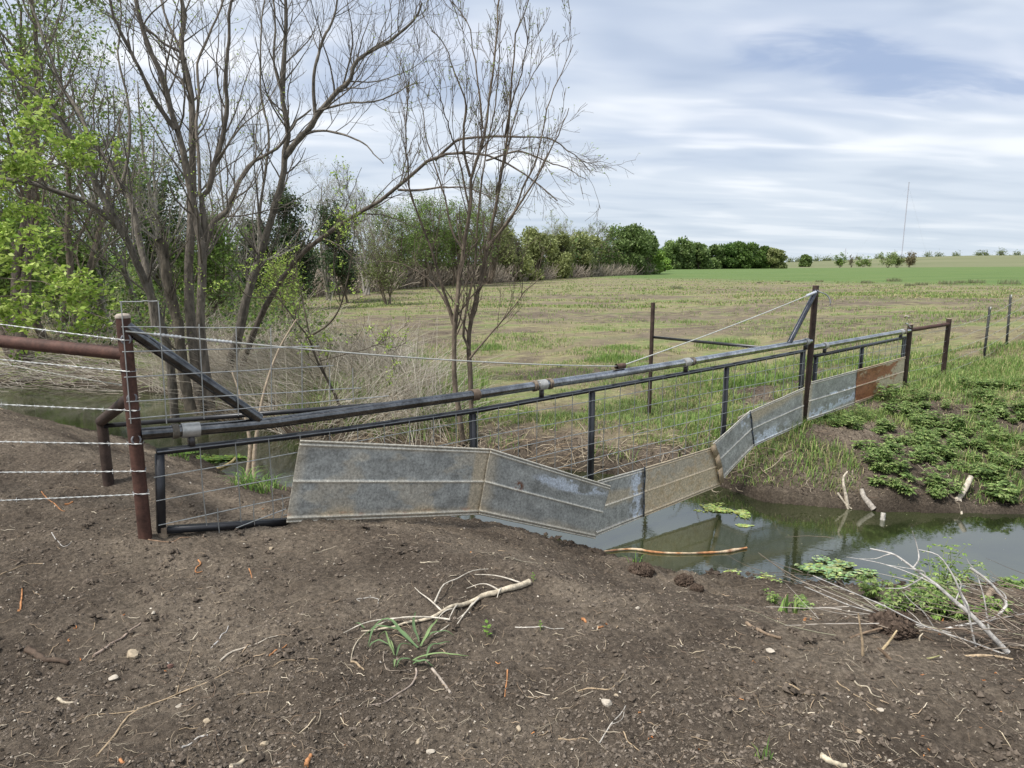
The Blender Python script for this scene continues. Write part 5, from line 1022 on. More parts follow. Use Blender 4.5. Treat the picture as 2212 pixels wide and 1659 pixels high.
wood3('dark spike poking out of the water left of the algae', R4([(1005, 540), (990, 515), (972, 492)]), [0, 0, .01], .014, DARK, name='twig', cat='twig', group='twigs in the water')
wood3('thin twig slanting out of the water above the peeled branch', R4([(765, 440), (720, 400), (675, 368)]), [0, 0, .01], .006, BRN, name='twig', cat='twig', group='twigs in the water')
# fallen bleached branches in the right foreground
def E5(p): return [((3300 + x * .3315) * .5486, (2200 + y * .3315) * .5486) for x, y in p]
WHT = (.46, .44, .41)
wood3('big bleached fallen branch rising left over the water from the right foreground', E5([(2010, 1110), (1800, 890), (1550, 640), (1380, 500), (1180, 320), (1030, 210), (890, 110), (760, 10), (640, -60), (380, -120)]), [0, .05, .12, .18, .25, .3, .36, .42, .5, .6], .021, WHT,
      [(E5([(1550, 640), (1450, 400), (1380, 230), (1250, 20), (1150, -60), (950, -110)]), [.12, .2, .25, .3, .35, .4], .010), (E5([(1180, 320), (900, 190), (600, 80), (350, 20), (100, -20)]), [.25, .3, .38, .45, .5], .006),
       (E5([(890, 110), (960, 0), (930, -180), (880, -330)]), [.36, .36, .4, .4], .007), (E5([(1030, 210), (1015, 150), (800, 110), (560, 70)]), [.3, .3, .35, .4], .006), (E5([(1400, 490), (1460, 330), (1440, 260), (1390, 210)]), [.18, .2, .22, .25], .006),
       (E5([(1030, 210), (880, 300), (760, 350), (560, 350)]), [.3, .36, .4, .45], .007), (E5([(640, -60), (560, -40), (440, 0), (240, 0)]), [.5, .52, .56, .6], .005)], name='fallen_branch', cat='branch', group='bleached branches at the right', taper=.22, K_=34)
wood3('bleached branch with a sharp elbow at the right edge of the debris', E5([(1200, 855), (1450, 795), (1800, 735), (1930, 640), (2010, 530), (1960, 470), (1830, 310), (1700, 200), (1570, 110)]), [0, .0, .05, .1, .16, .2, .25, .3, .34], .010, WHT, [(E5([(2000, 520), (1980, 430), (1890, 350)]), [.16, .2, .22], .008), (E5([(1600, 100), (1560, 60), (1530, 0)]), [.34, .35, .36], .005)], name='fallen_branch', cat='branch', group='bleached branches at the right', taper=1.2)
for i, (lb, pts, dy, rr, c) in enumerate([
    ('long thin white switch crossing the water from the lower right, upper of a pair', [(2100, 1180), (1850, 1090), (1500, 960), (1100, 830), (720, 650), (500, 540), (0, 330), (-300, 200)], [0, .05, .1, .15, .2, .22, .3, .4], .0065, WHT),
    ('long thin white switch crossing the water, lower of a pair', [(1340, 880), (1000, 800), (700, 730), (400, 630), (150, 560), (0, 500), (-400, 330)], [0, .05, .1, .14, .18, .2, .3], .0065, WHT),
    ('thin white upright stick left of the big branch foot', [(1640, 1070), (1600, 900), (1560, 700), (1545, 560), (1470, 420), (1380, 240)], [0, .02, .04, .05, .1, .14], .008, WHT),
    ('white stick leaning at the foot of the big branch', [(1630, 880), (1640, 960), (1645, 1080)], [.05, .02, 0], .012, WHT),
    ('thin pale stick running up between the branches', [(1800, 890), (1770, 700), (1730, 450), (1650, 190)], [.05, .08, .12, .18], .008, WHT),
    ('two pale sticks crossing on the clod', [(790, 820), (680, 680), (545, 545)], [0, .05, .1], .007, WHT),
    ('thin white stick standing left of the weeds', [(1160, 855), (1020, 640), (880, 520), (760, 390)], [0, .05, .08, .12], .006, WHT),
    ('upright tan stick standing in front of the dark clod', [(295, 1160), (290, 1000), (265, 820), (240, 650)], [0, .0, .01, .02], .010, TAN),
    ('leaning yellow tan stick beside the upright one', [(520, 1090), (610, 980), (700, 850)], [0, .03, .06], .011, (.46, .36, .22)),
    ('arched brown root over the dark clod', [(140, 940), (350, 870), (600, 815), (850, 850), (1100, 960), (1300, 1080), (1490, 1160)], [0, .02, .05, .05, .03, .01, 0], .009, BRN),
    ('thick knotted tan root lying along the right slope', [(0, 1040), (200, 1090), (440, 1120), (640, 1160), (830, 1190), (1120, 1210)], [.05, .03, .02, 0, 0, 0], .014, (.34, .27, .2)),
    ('thin olive stem joined to the knotted root', [(960, 1200), (1100, 1180), (1210, 1150)], [0, 0, .02], .008, (.3, .28, .14)),
    ('short brown peg crossing the knotted root', [(620, 1200), (540, 1110), (470, 1060)], [0, .03, .05], .016, BRN),
    ('hooked pale root above the knotted root', [(965, 1000), (970, 930), (1010, 885)], [0, .01, .02], .007, PALE),
    ('flat bundle of tan stems at the foot of the big branch', [(1490, 1165), (1700, 1150), (1900, 1165), (2170, 1215)], [0, 0, 0, 0], .012, TAN),
    ('tan stem lying just below the bundle', [(1240, 1095), (1430, 1150), (1700, 1185), (2120, 1215)], [0, 0, -.02, -.03], .009, TAN),
    ('long green brown stem bowed over the weeds', [(100, 420), (500, 485), (900, 515), (1350, 510)], [.5, .45, .4, .35], .008, (.22, .23, .13)),
    ('long grey stem bowed to the right edge', [(1200, 855), (1600, 760), (1900, 710), (2208, 655)], [.02, .05, .05, .05], .007, (.36, .34, .31)),
    ]): wood3(lb, E5(pts), dy, rr, c, name='fallen_stick', cat='stick', group='sticks piled at the right', taper=.5)
log = np.array([atY(u, v, 4.55) for u, v in [(1985, 1295), (2060, 1288), (2130, 1287), (2240, 1290), (2400, 1300)]]); mb = MB(); tubes(mb, resample(log, 20)[None], (.055 * (1 + .1 * rng.normal(size=20)))[None], 12, (.10, .08, .06), cap=True); tubes(mb, resample(np.array([atY(u, v, 4.5) for u, v in [(2115, 1325), (2130, 1300), (2145, 1270)]]), 8)[None], np.full((1, 8), .022), 8, (.3, .24, .18), cap=True); tag(mb.build('log', M['bark'], org=log[0]), 'dark rotten log half hidden at the right edge', 'log')
# fallen pale branch in the middle foreground, with side shoots
q = on_ground(C6([(1925, 255), (1700, 320), (1450, 400), (1230, 480), (1000, 580), (800, 650), (560, 700), (300, 742)]), .012, 30); mb = MB(); tubes(mb, q[None], (np.linspace(.0165, .003, 30) * (1 + .06 * rng.normal(size=30)))[None], 8, PALE, cap=True)
for s_ in ([(1840, 255), (1600, 210), (1400, 185)], [(1620, 330), (1480, 318), (1320, 315)], [(1010, 460), (1100, 340), (1220, 240), (1380, 170), (1530, 130)], [(1080, 530), (960, 440), (870, 370), (820, 315)], [(1390, 440), (1300, 540), (1160, 650), (1010, 780)], [(1450, 420), (1370, 530), (1225, 665)], [(1230, 490), (1190, 560), (1150, 635)], [(1160, 635), (1000, 645), (660, 665), (420, 700)], [(1660, 330), (1615, 410)], [(1180, 510), (1040, 605)], [(900, 610), (600, 650), (350, 690), (130, 750)]):
    qq = on_ground(C6(s_), .012, 12); qq[:, 2] = np.linspace(qq[0, 2], qq[-1, 2], 12) + .012 * np.sin(np.linspace(0, 3.1, 12)); tubes(mb, qq[None], np.linspace(.0048, .0018, 12)[None], 6, (.55, .5, .42), cap=True)
tag(mb.build('fallen_branch', M['wood'], org=q[0]), 'pale dry forked branch lying on the soil in the middle foreground', 'branch')
def tangle(n, u0, u1, v0, v1, L0, L1, rad, cols, label, name, z0=.0, z1=.12, base=(-1, .12)):
    P = np.empty((n, 7, 3)); r_ = np.random.default_rng(n)
    for i in range(n):
        p = GP(r_.uniform(u0, u1), r_.uniform(v0, v1)); a = math.atan2(base[1], base[0]) + r_.normal() * .5; d = nrm(np.array([math.cos(a), math.sin(a), r_.uniform(-.02, .22)])); L = r_.uniform(L0, L1); P[i, 0] = p + np.array([0, 0, r_.uniform(z0, z1)])
        for k in range(1, 7): d = nrm(d + r_.normal(size=3) * .09); P[i, k] = P[i, k - 1] + d * L / 6
        P[i, :, 2] = np.maximum(P[i, :, 2], np.maximum(height(P[i, :, 0], P[i, :, 1]), WATER) + .006)
    mb = MB(); tubes(mb, P, np.linspace(1, .4, 7)[None] * r_.uniform(.5, 1.2, (n, 1)) * rad, 4, np.array(cols)[r_.integers(0, len(cols), n)]); return tag(mb.build(name, M['twig']), label, 'twigs', kind='stuff')
tangle(70, 1760, 2230, 1285, 1385, .1, .45, .0025, [(.36, .33, .29), (.45, .41, .36), (.26, .21, .16), (.3, .29, .2)], 'loose tangle of thin grey switches under the bleached branches', 'twig_tangle', base=(-1, .5))
tangle(110, 2080, 2260, 1290, 1420, .08, .35, .003, [(.12, .09, .07), (.2, .15, .11), (.3, .25, .2)], 'dark roots and twigs in the dirt at the right edge', 'root_tangle')
tangle(40, 1640, 1800, 1255, 1300, .1, .45, .003, [(.10, .08, .06), (.16, .13, .1)], 'dark wet twigs lying in the shallow water by the near bank', 'wet_twigs')
tangle(420, 0, 330, 795, 885, .3, 1.2, .006, [(.40, .36, .30), (.30, .26, .21), (.46, .42, .36), (.2, .17, .13)], 'dead grey brush fallen into the creek at the left behind the rusty rail', 'creek_brush', z0=-.05, z1=.5)
tangle(260, -200, 420, 800, 850, .3, .9, .006, [(.25, .32, .12), (.33, .38, .16), (.4, .36, .26)], 'weedy stems standing in the shallows at the left', 'creek_weeds', z0=0, z1=.3, base=(.3, .1))
xx_, yy_ = persp_scatter(1500, 1.6, 5.5, r); kk_ = nearside(xx_, yy_) & (fbm(xx_ * 1.1, yy_ * 1.1, 66, 3) > .52); xx_, yy_ = xx_[kk_], yy_[kk_]; sz_ = .008 + .022 * r.uniform(0, 1, len(xx_)) ** 3
V_ = []; lumps(mb := MB(), np.repeat(xx_, 5) + r.normal(size=len(xx_) * 5) * np.repeat(sz_, 5) * .5, np.repeat(yy_, 5) + r.normal(size=len(xx_) * 5) * np.repeat(sz_, 5) * .5, np.repeat(height(xx_, yy_) + sz_ * .2, 5) + r.normal(size=len(xx_) * 5) * np.repeat(sz_, 5) * .2, np.repeat(sz_, 5) * .6, np.array([(.10, .081, .064)]) * r.uniform(.6, 1.5, (len(xx_) * 5, 1)), r, .8)
tag(mb.build('soil_lumps', M['soil'], smooth=False), 'rounded lumps of drying soil in the foreground', 'soil', kind='stuff')
# stones
def stone(label, u, v, s, c, seed):
    r_ = np.random.default_rng(seed); p = GP(u, v); n = 12; th = np.linspace(0, math.pi, 8)[1:-1]; ph = np.linspace(0, 2 * math.pi, n, endpoint=False); V = [[0, 0, 1.0]] + [[math.sin(a) * math.cos(b_), math.sin(a) * math.sin(b_), math.cos(a)] for a in th for b_ in ph] + [[0, 0, -1.0]]
    V = np.array(V); cutn = nrm(r_.normal(size=(9, 3))); 
    for cn in cutn: dd = V @ cn; V = V - np.clip(dd - r_.uniform(.5, .8), 0, 9)[:, None] * cn[None]
    V = V * np.array([1.2, .9, .7]) * s; a = r_.uniform(0, 6.28); V = np.stack([V[:, 0] * math.cos(a) - V[:, 1] * math.sin(a), V[:, 0] * math.sin(a) + V[:, 1] * math.cos(a), V[:, 2]], 1) + p + np.array([0, 0, s * .3])
    Tt = [(0, 1 + j, 1 + (j + 1) % n) for j in range(n)]; Qq = [(1 + i * n + j, 1 + (i + 1) * n + j, 1 + (i + 1) * n + (j + 1) % n, 1 + i * n + (j + 1) % n) for i in range(5) for j in range(n)]; e_ = len(V) - 1; Tt += [(e_, 1 + 5 * n + (j + 1) % n, 1 + 5 * n + j) for j in range(n)]
    tag(MB().add(V, Qq, Tt, c).build('stone', M['stone'], smooth=False, org=p), label, 'stone', 'stones on the bare soil')
SC = (.38, .31, .22); SW = (.44, .39, .32)
for i, (lb, x, y, s) in enumerate([('largest pale stone, left foreground, next to the mottled stick', *B5([(552, 515)])[0], .028), ('round pale stone above the mottled stick', *B5([(638, 345)])[0], .012), ('dark red brown stone below the pale one', *B5([(705, 560)])[0], .013), ('flat dull stone in the left foreground', *B5([(470, 615)])[0], .018),
    ('pale stone near the panel foot, left', *B5([(1125, 68)])[0], .016), ('knobbly cream stone in the lower middle', *B6([(425, 630)])[0], .022), ('small stone right of the cream one', *B6([(463, 605)])[0], .010), ('small cream stone in the lower left foreground', *B5([(1785, 915)])[0], .015), ('round stone at the bottom, far left of the middle', *B5([(1097, 885)])[0], .013),
    ('pale stone in the bottom right corner area', *B6([(1595, 662)])[0], .011), ('white round stone in the lower right', *B6([(1506, 748)])[0], .010), ('pale stone on the slope above the water', *B6([(555, 220)])[0], .014), ('grey stone at the lower left of the right half', *B6([(45, 745)])[0], .012), ('flat pale flake in the lower middle right', *B6([(1125, 400)])[0], .016), ('white flake stone in the middle foreground', *B5([(1735, 870)])[0], .012), ('small beige stone by the long tan root', *B5([(745, 722)])[0], .012), ('tiny white stone right of the long tan root', *B5([(860, 790)])[0], .013), ('pale flat stone on the left mound', 305, 1045 - 170 + 20, .03)]):
    stone(lb, x, y, s, (.16, .09, .07) if 'dark red' in lb else (SW if i % 2 else SC), 500 + i)
o = GP(3577 * .5486, 2540 * .5486)
# big dark clods by the water
for i, (lb, u, v, s) in enumerate([('largest dark clod of earth in front of the weeds', 1925, 1362, .085), ('dark crumbly clod at the tip of the near bank', 1385, 1240, .08), ('dark wet clod in the water beside the bank tip', 1478, 1262, .06), ('small wet clod beside the algae', 1505, 1275, .04)]):
    r_ = np.random.default_rng(600 + i); p = GP(u, v); n = 900; d = nrm(r_.normal(size=(n, 3))); q = p + d * np.array([1.15, .9, .7]) * s * (.82 + .3 * fbm(d[:, 0] * 3 + 5, d[:, 1] * 3 + d[:, 2] * 2, i, 3))[:, None] + np.array([0, 0, s * .25]); lumps(mb := MB(), q[:, 0], q[:, 1], q[:, 2], r_.uniform(.08, .22, n) * s, np.array([(.075, .055, .042)]) * r_.uniform(.6, 1.5, (n, 1)), r_, 1.0)
    tag(mb.build('soil_clod', M['soil'], smooth=False), lb, 'clod', 'dark clods at the water edge')

# ------------------------------------------------------------------ algae mats
def algae(label, u, v, w_, h_, seed, c=(.30, .36, .09), n=70):
    r_ = np.random.default_rng(seed); p = atZ(u, v, WATER); mb = MB(); sx_ = w_ / FPX * p[1]; sy_ = h_ / FPX * p[1] / .38
    for k in range(n * 7):
        f = r_.uniform(0, 1) ** .6; a = r_.uniform(0, 6.28); f = f * (.55 + .9 * vn(math.cos(a) * 2 + seed * 5, math.sin(a) * 2, 5)); cx_ = p[0] + math.cos(a) * f * sx_ / 2; cy_ = p[1] + math.sin(a) * f * sy_ / 2; m_ = 9
        if fbm(np.array([cx_ * 7]), np.array([cy_ * 10]), seed, 3)[0] < .47 and k > 9: continue
        s = r_.uniform(.004, .018) * (1.2 - .5 * f) * max(1, sx_ / .5) ** .5
        an = np.linspace(0, 6.283, m_, endpoint=False); rr_ = s * r_.uniform(.6, 1.3, m_); zt = .002 + k * .00003
        V = np.concatenate([[[cx_, cy_, WATER + zt + .006]], np.stack([cx_ + np.cos(an) * rr_ * 1.4, cy_ + np.sin(an) * rr_, np.full(m_, WATER + zt)], 1)]); mb.add(V, None, [(0, 1 + j, 1 + (j + 1) % m_) for j in range(m_)], np.array(c) * np.array([r_.uniform(.7, 1.2), 1, r_.uniform(.8, 1.8)]) * r_.uniform(.45, 1.15))
    tag(mb.build('algae_mat', M['algae'], org=p), label, 'algae', 'yellow green algae on the creek')
algae('algae mat by the far bank under the tan panel, upper piece', 1545, 1098, 62, 26, 1, n=60); algae('algae mat by the far bank, lower longer piece', 1592, 1110, 70, 20, 2, n=60); algae('small algae scrap left of the far bank mats', 1508, 1104, 34, 6, 3, n=16)
algae('thick square algae mat near the bank tip', 1582, 1254, 74, 28, 4, n=120); algae('pale green algae mat among the thin switches', 1795, 1232, 200, 36, 5, n=170, c=(.28, .36, .12)); algae('algae smear left of the weeds at the near bank', 1668, 1264, 50, 40, 6, n=50)
algae('scummy algae under the weeds at the right', 2060, 1262, 130, 30, 7, n=90, c=(.30, .36, .13)); algae('bright green algae patch behind the gate by the floating stick', 468, 994, 150, 24, 8, n=130, c=(.20, .30, .04)); algae('small algae scrap in the middle of the creek', 1608, 1136, 34, 6, 9, n=14); algae('algae scum along the far water edge left of the post', 395, 978, 60, 14, 10, n=40, c=(.16, .26, .04))
x, y = scatter(2600, (-12, 7), (4.6, 14), lambda x, y: (y > np.interp(x, near_edge[:, 0], near_edge[:, 1])) & (y < yfar(x)) & (fbm(x * 1.1, y * 1.1, 88, 3) > .5), r); mb = MB(); lumps(mb, x, y, np.full(len(x), WATER), r.uniform(.003, .009, len(x)), np.array([(.22, .25, .12), (.32, .3, .2), (.12, .15, .06)])[r.integers(0, 3, len(x))], r, .3); tag(mb.build('pond_scum', M['algae']), 'specks of scum and seed floating on the creek', 'scum', kind='stuff')

# ------------------------------------------------------------------ grass of the field
r = np.random.default_rng(400)
GC = np.array([(.22, .31, .08), (.17, .26, .07), (.30, .35, .12), (.13, .21, .06)]); SC_ = np.array([(.50, .43, .25), (.41, .35, .20), (.55, .47, .25), (.34, .27, .17)])
def field_ok(x, y): return (y > yfar(x) + .55) & (x > leftedge(y) - .5) & (x < 1.15 * y + 2)
def grass(n, y0, y1, hfun, wf, name, label, gfun, r, lean=.7, okf=field_ok, wide=.9):
    x, y = persp_scatter(n, y0, y1, r, wide); k = okf(x, y); x, y = x[k], y[k]; ng = fbm(x * .38, y * .7, 81, 4); n2_ = fbm(x * 2.3, y * 2.3, 83, 3); dens = gfun(ng, n2_, x, y) * (1 - .55 * bare(x, y)); k = r.uniform(0, 1, len(x)) < dens; x, y, ng, n2_ = x[k], y[k], ng[k], n2_[k]
    # clumps of a few blades
    m_ = 4; x = np.repeat(x, m_) + r.normal(size=len(x) * m_) * .022; y = np.repeat(y, m_) + r.normal(size=len(y) * m_) * .022; ng = np.repeat(ng, m_); n2_ = np.repeat(n2_, m_)
    z = height(x, y) - .005; g_ = sm(.47, .62, ng + .35 * (n2_ - .5) + .08 * r.normal(size=len(x))); isg = r.uniform(0, 1, len(x)) < .10 + .72 * g_
    c = np.where(isg[:, None], GC[r.integers(0, 4, len(x))], SC_[r.integers(0, 4, len(x))]) * r.uniform(.8, 1.2, (len(x), 1)); h = hfun(len(x), isg, g_, y); mb = MB(); blades(mb, x, y, z, h, wf(y), c, r, lean=lean)
    return tag(mb.build(name, M['grass']), label, 'grass', kind='stuff')
hf_ = lambda n, g_, q_, y: np.where(g_, r.uniform(.03, .10, n) + .13 * np.clip(q_ - .6, 0, 1) * r.uniform(0, 1, n), r.uniform(.015, .05, n))
grass(85000, 8.3, 34, hf_, lambda y: .0016 + y * .00022, 'field_grass', 'patchy green and straw coloured grass of the cut field', lambda a, b, x, y: .05 + .95 * sm(.45, .56, a + .5 * (b - .5)), r, .9)
grass(45000, 30, 110, lambda n, g_, q_, y: np.where(g_, r.uniform(.05, .16, n), r.uniform(.03, .08, n)), lambda y: .004 + y * .00025, 'distant_field_grass', 'rough grass further out in the field', lambda a, b, x, y: .9 * sm(.38, .52, a + .3 * (b - .5)), r, .9, okf=lambda x, y: (x > -12 + (y - 50) * .2) & (y < 124 - 1.55 * x))
# wet clods broken off along the near water edge
xx_ = r.uniform(-.2, 4.2, 900); yy_ = np.interp(xx_, near_edge[:, 0], near_edge[:, 1]) + r.normal(size=900) * .10 - .02; kk_ = fbm(xx_ * 2.5, yy_ * 0 + 3, 45, 3) > .44; xx_, yy_ = xx_[kk_], yy_[kk_]
tag(lumps(MB(), xx_, yy_, np.maximum(height(xx_, yy_), WATER - .01), .010 + .045 * r.uniform(0, 1, len(xx_)) ** 3, np.array([(.055, .043, .034)]) * r.uniform(.6, 1.6, (len(xx_), 1)), r, .8).build('wet_clods', M['soil'], smooth=False), 'dark wet clods broken off along the near water edge', 'soil', kind='stuff')
x, y = scatter(16000, (-7.5, -.4), (9.0, 15.5), lambda x, y: (y > yfar(x) + .1) & (y < yfar(x) + 4.5) & (fbm(x * 1.2, y * 1.2, 99, 3) > .44), r)
tag(blades(MB(), x, y, height(x, y) - .005, r.uniform(.10, .42, len(x)), .006, np.array([(.20, .32, .08), (.27, .38, .11), (.15, .25, .06), (.34, .38, .16)])[r.integers(0, 4, len(x))], r, lean=.8).build('reed_grass', M['grass']), 'fresh green grass growing up through the dry reeds', 'grass', kind='stuff')
# lush tufts
def tuft(x0, y0, rad, n, hh, cols, label, name='grass_tuft', group=None, lean=.6, w_=.004, cat='grass tuft'):
    a = r.uniform(0, 6.28, n); q = rad * np.sqrt(r.uniform(0, 1, n)); x = x0 + np.cos(a) * q; y = y0 + np.sin(a) * q * .7; z = np.maximum(height(x, y), WATER) - .004; cc = np.asarray(cols)[r.integers(0, len(cols), n)] * r.uniform(.8, 1.25, (n, 1)); mb = MB(); blades(mb, x, y, z, hh * r.uniform(.5, 1.2, n) * (1.1 - .6 * q / rad), w_, cc, r, lean=lean)
    return tag(mb.build(name, M['grass'], org=(x0, y0, H(x0, y0))), label, cat, group)
LG = [(.13, .24, .05), (.18, .30, .06), (.10, .19, .045), (.24, .33, .09)]
tg = 'lush tufts in the field'
for lb, u, v, rad, n, hh in [('wide lush tuft in the field between cable and sapling, right piece', 1048, 1357 * 0 + 748, .55, 700, .16), ('lush tuft left of the cable guide', 1330, 772, .7, 900, .2), ('lush dark tuft right of the lone dark post', 1570, 740, .8, 800, .22), ('green tuft seen through the mesh beside the last upright', 1650, 815, .6, 800, .16), ('green tuft seen through the mesh near the tall post', 1590, 825, .5, 600, .14), ('tuft beside the short rail', 1340, 745, .5, 400, .14), ('dark tuft in the field left of the sapling', 870, 770, .6, 600, .2), ('small tuft halfway to the crop', 1490, 690, .7, 300, .16)]:
    p = GP(u, v + 8); tuft(p[0], p[1], rad, n, hh, LG, lb, group=tg)
# long grass hanging along the top of the far bank
x, y = scatter(15000, (-2.5, 3.2), (7.6, 10.6), lambda x, y: (y > yfar(x) + .22 - .1 * vn(x * 3, y, 5)) & (y < yfar(x) + 1.1) & (fbm(x * 1.6, y * 1.6, 91, 3) > .48), r); z = height(x, y) - .005
tag(blades(MB(), x, y, z, r.uniform(.05, .22, len(x)), .0035, np.array(LG + [(.42, .38, .2)])[r.integers(0, 5, len(x))] * r.uniform(.8, 1.2, (len(x), 1)), r, lean=1.0).build('bank_grass', M['grass']), 'long green grass along the top of the far bank behind the gate', 'grass', kind='stuff')
x, y = scatter(2200, (-3, 3.2), (7.4, 10.5), lambda x, y: (y > yfar(x) - .05) & (y < yfar(x) + .75), r); n = len(x); P = np.empty((n, 5, 3)); P[:, 0] = np.stack([x, y, height(x, y) + .01], 1); d = nrm(np.stack([r.normal(size=n), r.normal(size=n) * .7 - .2, r.uniform(-.1, .7, n)], 1))
for k in range(1, 5): d = nrm(d + r.normal(size=(n, 3)) * .25 + np.array([0, 0, -.12])); P[:, k] = P[:, k - 1] + d * (r.uniform(.05, .16, n) * .8)[:, None]
mb = MB(); tubes(mb, P, np.linspace(1, .5, 5)[None] * r.uniform(.002, .007, (n, 1)), 4, np.array([(.34, .28, .2), (.25, .19, .14), (.42, .36, .27)])[r.integers(0, 3, n)]); tag(mb.build('bank_roots', M['twig']), 'dead stems and roots sticking out of the far bank', 'roots', kind='stuff')
# the grassy and weedy slope right of the gate
def slope_ok(x, y): return (x > 2.3) & (y > yfar(x) + .08) & (y < 13)
x, y = scatter(80000, (2.3, 11), (6.6, 13), lambda x, y: slope_ok(x, y) & ((fbm(x * .9, y * .9, 77, 3) + .10 * (x > 6) + .16 * ((y > 9.2) & (x > 5.5)) + .32 * np.exp(-((x - 3.2) ** 2 + (y - 7.45) ** 2) / .5) + .05 * (x > 4.2) > .47)), r); z = height(x, y) - .005
sg_ = fbm(x * 2, y * 2, 93, 3); hh = r.uniform(.03, .10, len(x)) + .13 * sm(.5, .65, sg_) * r.uniform(.3, 1, len(x)); cc = np.array(LG + [(.30, .36, .12), (.44, .40, .2)])[r.integers(0, 6, len(x))] * r.uniform(.8, 1.2, (len(x), 1)); tag(blades(MB(), x, y, z, hh, .0034, cc, r, lean=.9).build('slope_grass', M['grass']), 'green grass over the slope right of the gate', 'grass', kind='stuff')
litter(5200, 6.6, 14, .03, .16, .0012, TW + [(.3, .22, .15)], 'slope_litter', 'dead stems and roots strewn over the far slope at the right', slope_ok, r, .3)
xx_, yy_ = scatter(26000, (2.2, 9), (6.6, 11), lambda x, y: y > yfar(x) + .03, r); sz_ = r.uniform(.004, .018, len(xx_)); tag(lumps(MB(), xx_, yy_, height(xx_, yy_), sz_, np.array([(.09, .073, .058)]) * r.uniform(.4, 1.7, (len(xx_), 1)), r).build('slope_crumbs', M['soil'], smooth=False), 'dark crumbs of soil on the far bank', 'soil', kind='stuff')
# leafy weeds
def weed(mb, mbs, x, y, z, hh, r, cols, ls=.05):
    n = r.integers(3, 6); 
    for _ in range(n):
        d = nrm(np.array([r.normal() * .55, r.normal() * .5, 1.0])); K_ = 6; P = [np.array([x, y, z])]
        for k in range(K_ - 1): d = nrm(d + r.normal(size=3) * .12); P.append(P[-1] + d * hh / (K_ - 1))
        P = np.array(P); tubes(mbs, P[None], np.linspace(.004, .0015, K_)[None], 4, (.20, .24, .09)); m_ = 12
        f = np.repeat(np.linspace(.25, 1, m_ // 2), 2) * (K_ - 1.001); i_ = f.astype(int); base = P[i_] * (1 - (f - i_))[:, None] + P[np.minimum(i_ + 1, K_ - 1)] * (f - i_)[:, None]; a = r.uniform(0, 6.28) + np.arange(m_) * 1.7; s_ = ls * r.uniform(.6, 1.2, m_)
        o_ = np.stack([np.cos(a), np.sin(a), r.uniform(-.15, .35, m_)], 1); o_ = nrm(o_)
        for lob in (-.6, 0, .6):
            c_, s2 = math.cos(lob), math.sin(lob); o2 = np.stack([o_[:, 0] * c_ - o_[:, 1] * s2, o_[:, 0] * s2 + o_[:, 1] * c_, o_[:, 2]], 1); pr = nrm(np.cross(o2, [0, 0, 1.0])); st = base + o_ * (s_ * .35)[:, None]; L_ = (s_ * (1.0 if lob == 0 else .75))[:, None]
            V = np.stack([st, st + o2 * L_ * .45 + pr * L_ * .22 + [0, 0, .004], st + o2 * L_ - [0, 0, .008], st + o2 * L_ * .45 - pr * L_ * .22 + [0, 0, .004]], 1); cc = np.asarray(cols)[r.integers(0, len(cols), m_)] * r.uniform(.8, 1.25, (m_, 1)); mb.add(V.reshape(-1, 3), np.arange(m_ * 4).reshape(-1, 4), None, np.repeat(cc, 4, 0))
WG = [(.21, .31, .10), (.27, .37, .12), (.15, .23, .07), (.36, .43, .17), (.10, .17, .05)]
x, y = scatter(6200, (3.9, 10.5), (6.5, 10.0), lambda x, y: (y > yfar(x) + .03) & (fbm(x * 2.4, y * 2.4, 96, 3) + .09 * sm(4.0, 5.4, x) - .012 * (y - 7) - .08 * (y > 8.8) > .53), r); kk = r.permutation(len(x))[:560]; z = height(x, y)
mb = MB(); mbs = MB()
for i in kk: weed(mb, mbs, x[i], y[i], z[i], r.uniform(.05, .12) + .14 * r.uniform(0, 1) ** 3, r, WG, r.choice([.045, .06, .075]))
tag(mb.build('leafy_weeds', M['leaf']), 'patch of leafy green weeds on the slope at the right', 'weeds', kind='stuff'); tag(mbs.build('weed_stems', M['twig']), 'stems of the leafy weeds on the slope', 'weeds', kind='stuff')
wd = 'weeds on the near bank'
for i, (lb, u, v, n_, hh, sp_, ls) in enumerate([('low leafy weed clump on the near bank behind the bleached branch', 2035, 1325, 12, .16, .17, .045), ('leafy weed rising over the water left of the big branch', 1880, 1300, 3, .22, .08, .045), ('tall leafy weed seen through the bleached sticks', 1995, 1290, 3, .36, .08, .045), ('leafy weed reaching over the water at the upper right', 2030, 1280, 2, .50, .05, .045), ('small leafy weed at the right edge above the log', 2195, 1285, 4, .14, .05, .06), ('low weed sprigs at the near bank left of the clod', 1690, 1312, 3, .08, .10, .03)]):
    p = GP(u, v); r_ = np.random.default_rng(700 + i); root = thing('weed', lb, 'weed', p, wd); mb = MB(); mbs = MB()
    for _ in range(n_): xx = p[0] + r_.normal() * sp_; yy = p[1] + r_.normal() * sp_ * .7; weed(mb, mbs, xx, yy, max(H(xx, yy), WATER), hh * r_.uniform(.6, 1.1), r_, WG + [(.22, .34, .07)], ls)
    mb.build('leaves', M['leaf'], root); mbs.build('stem', M['twig'], root)
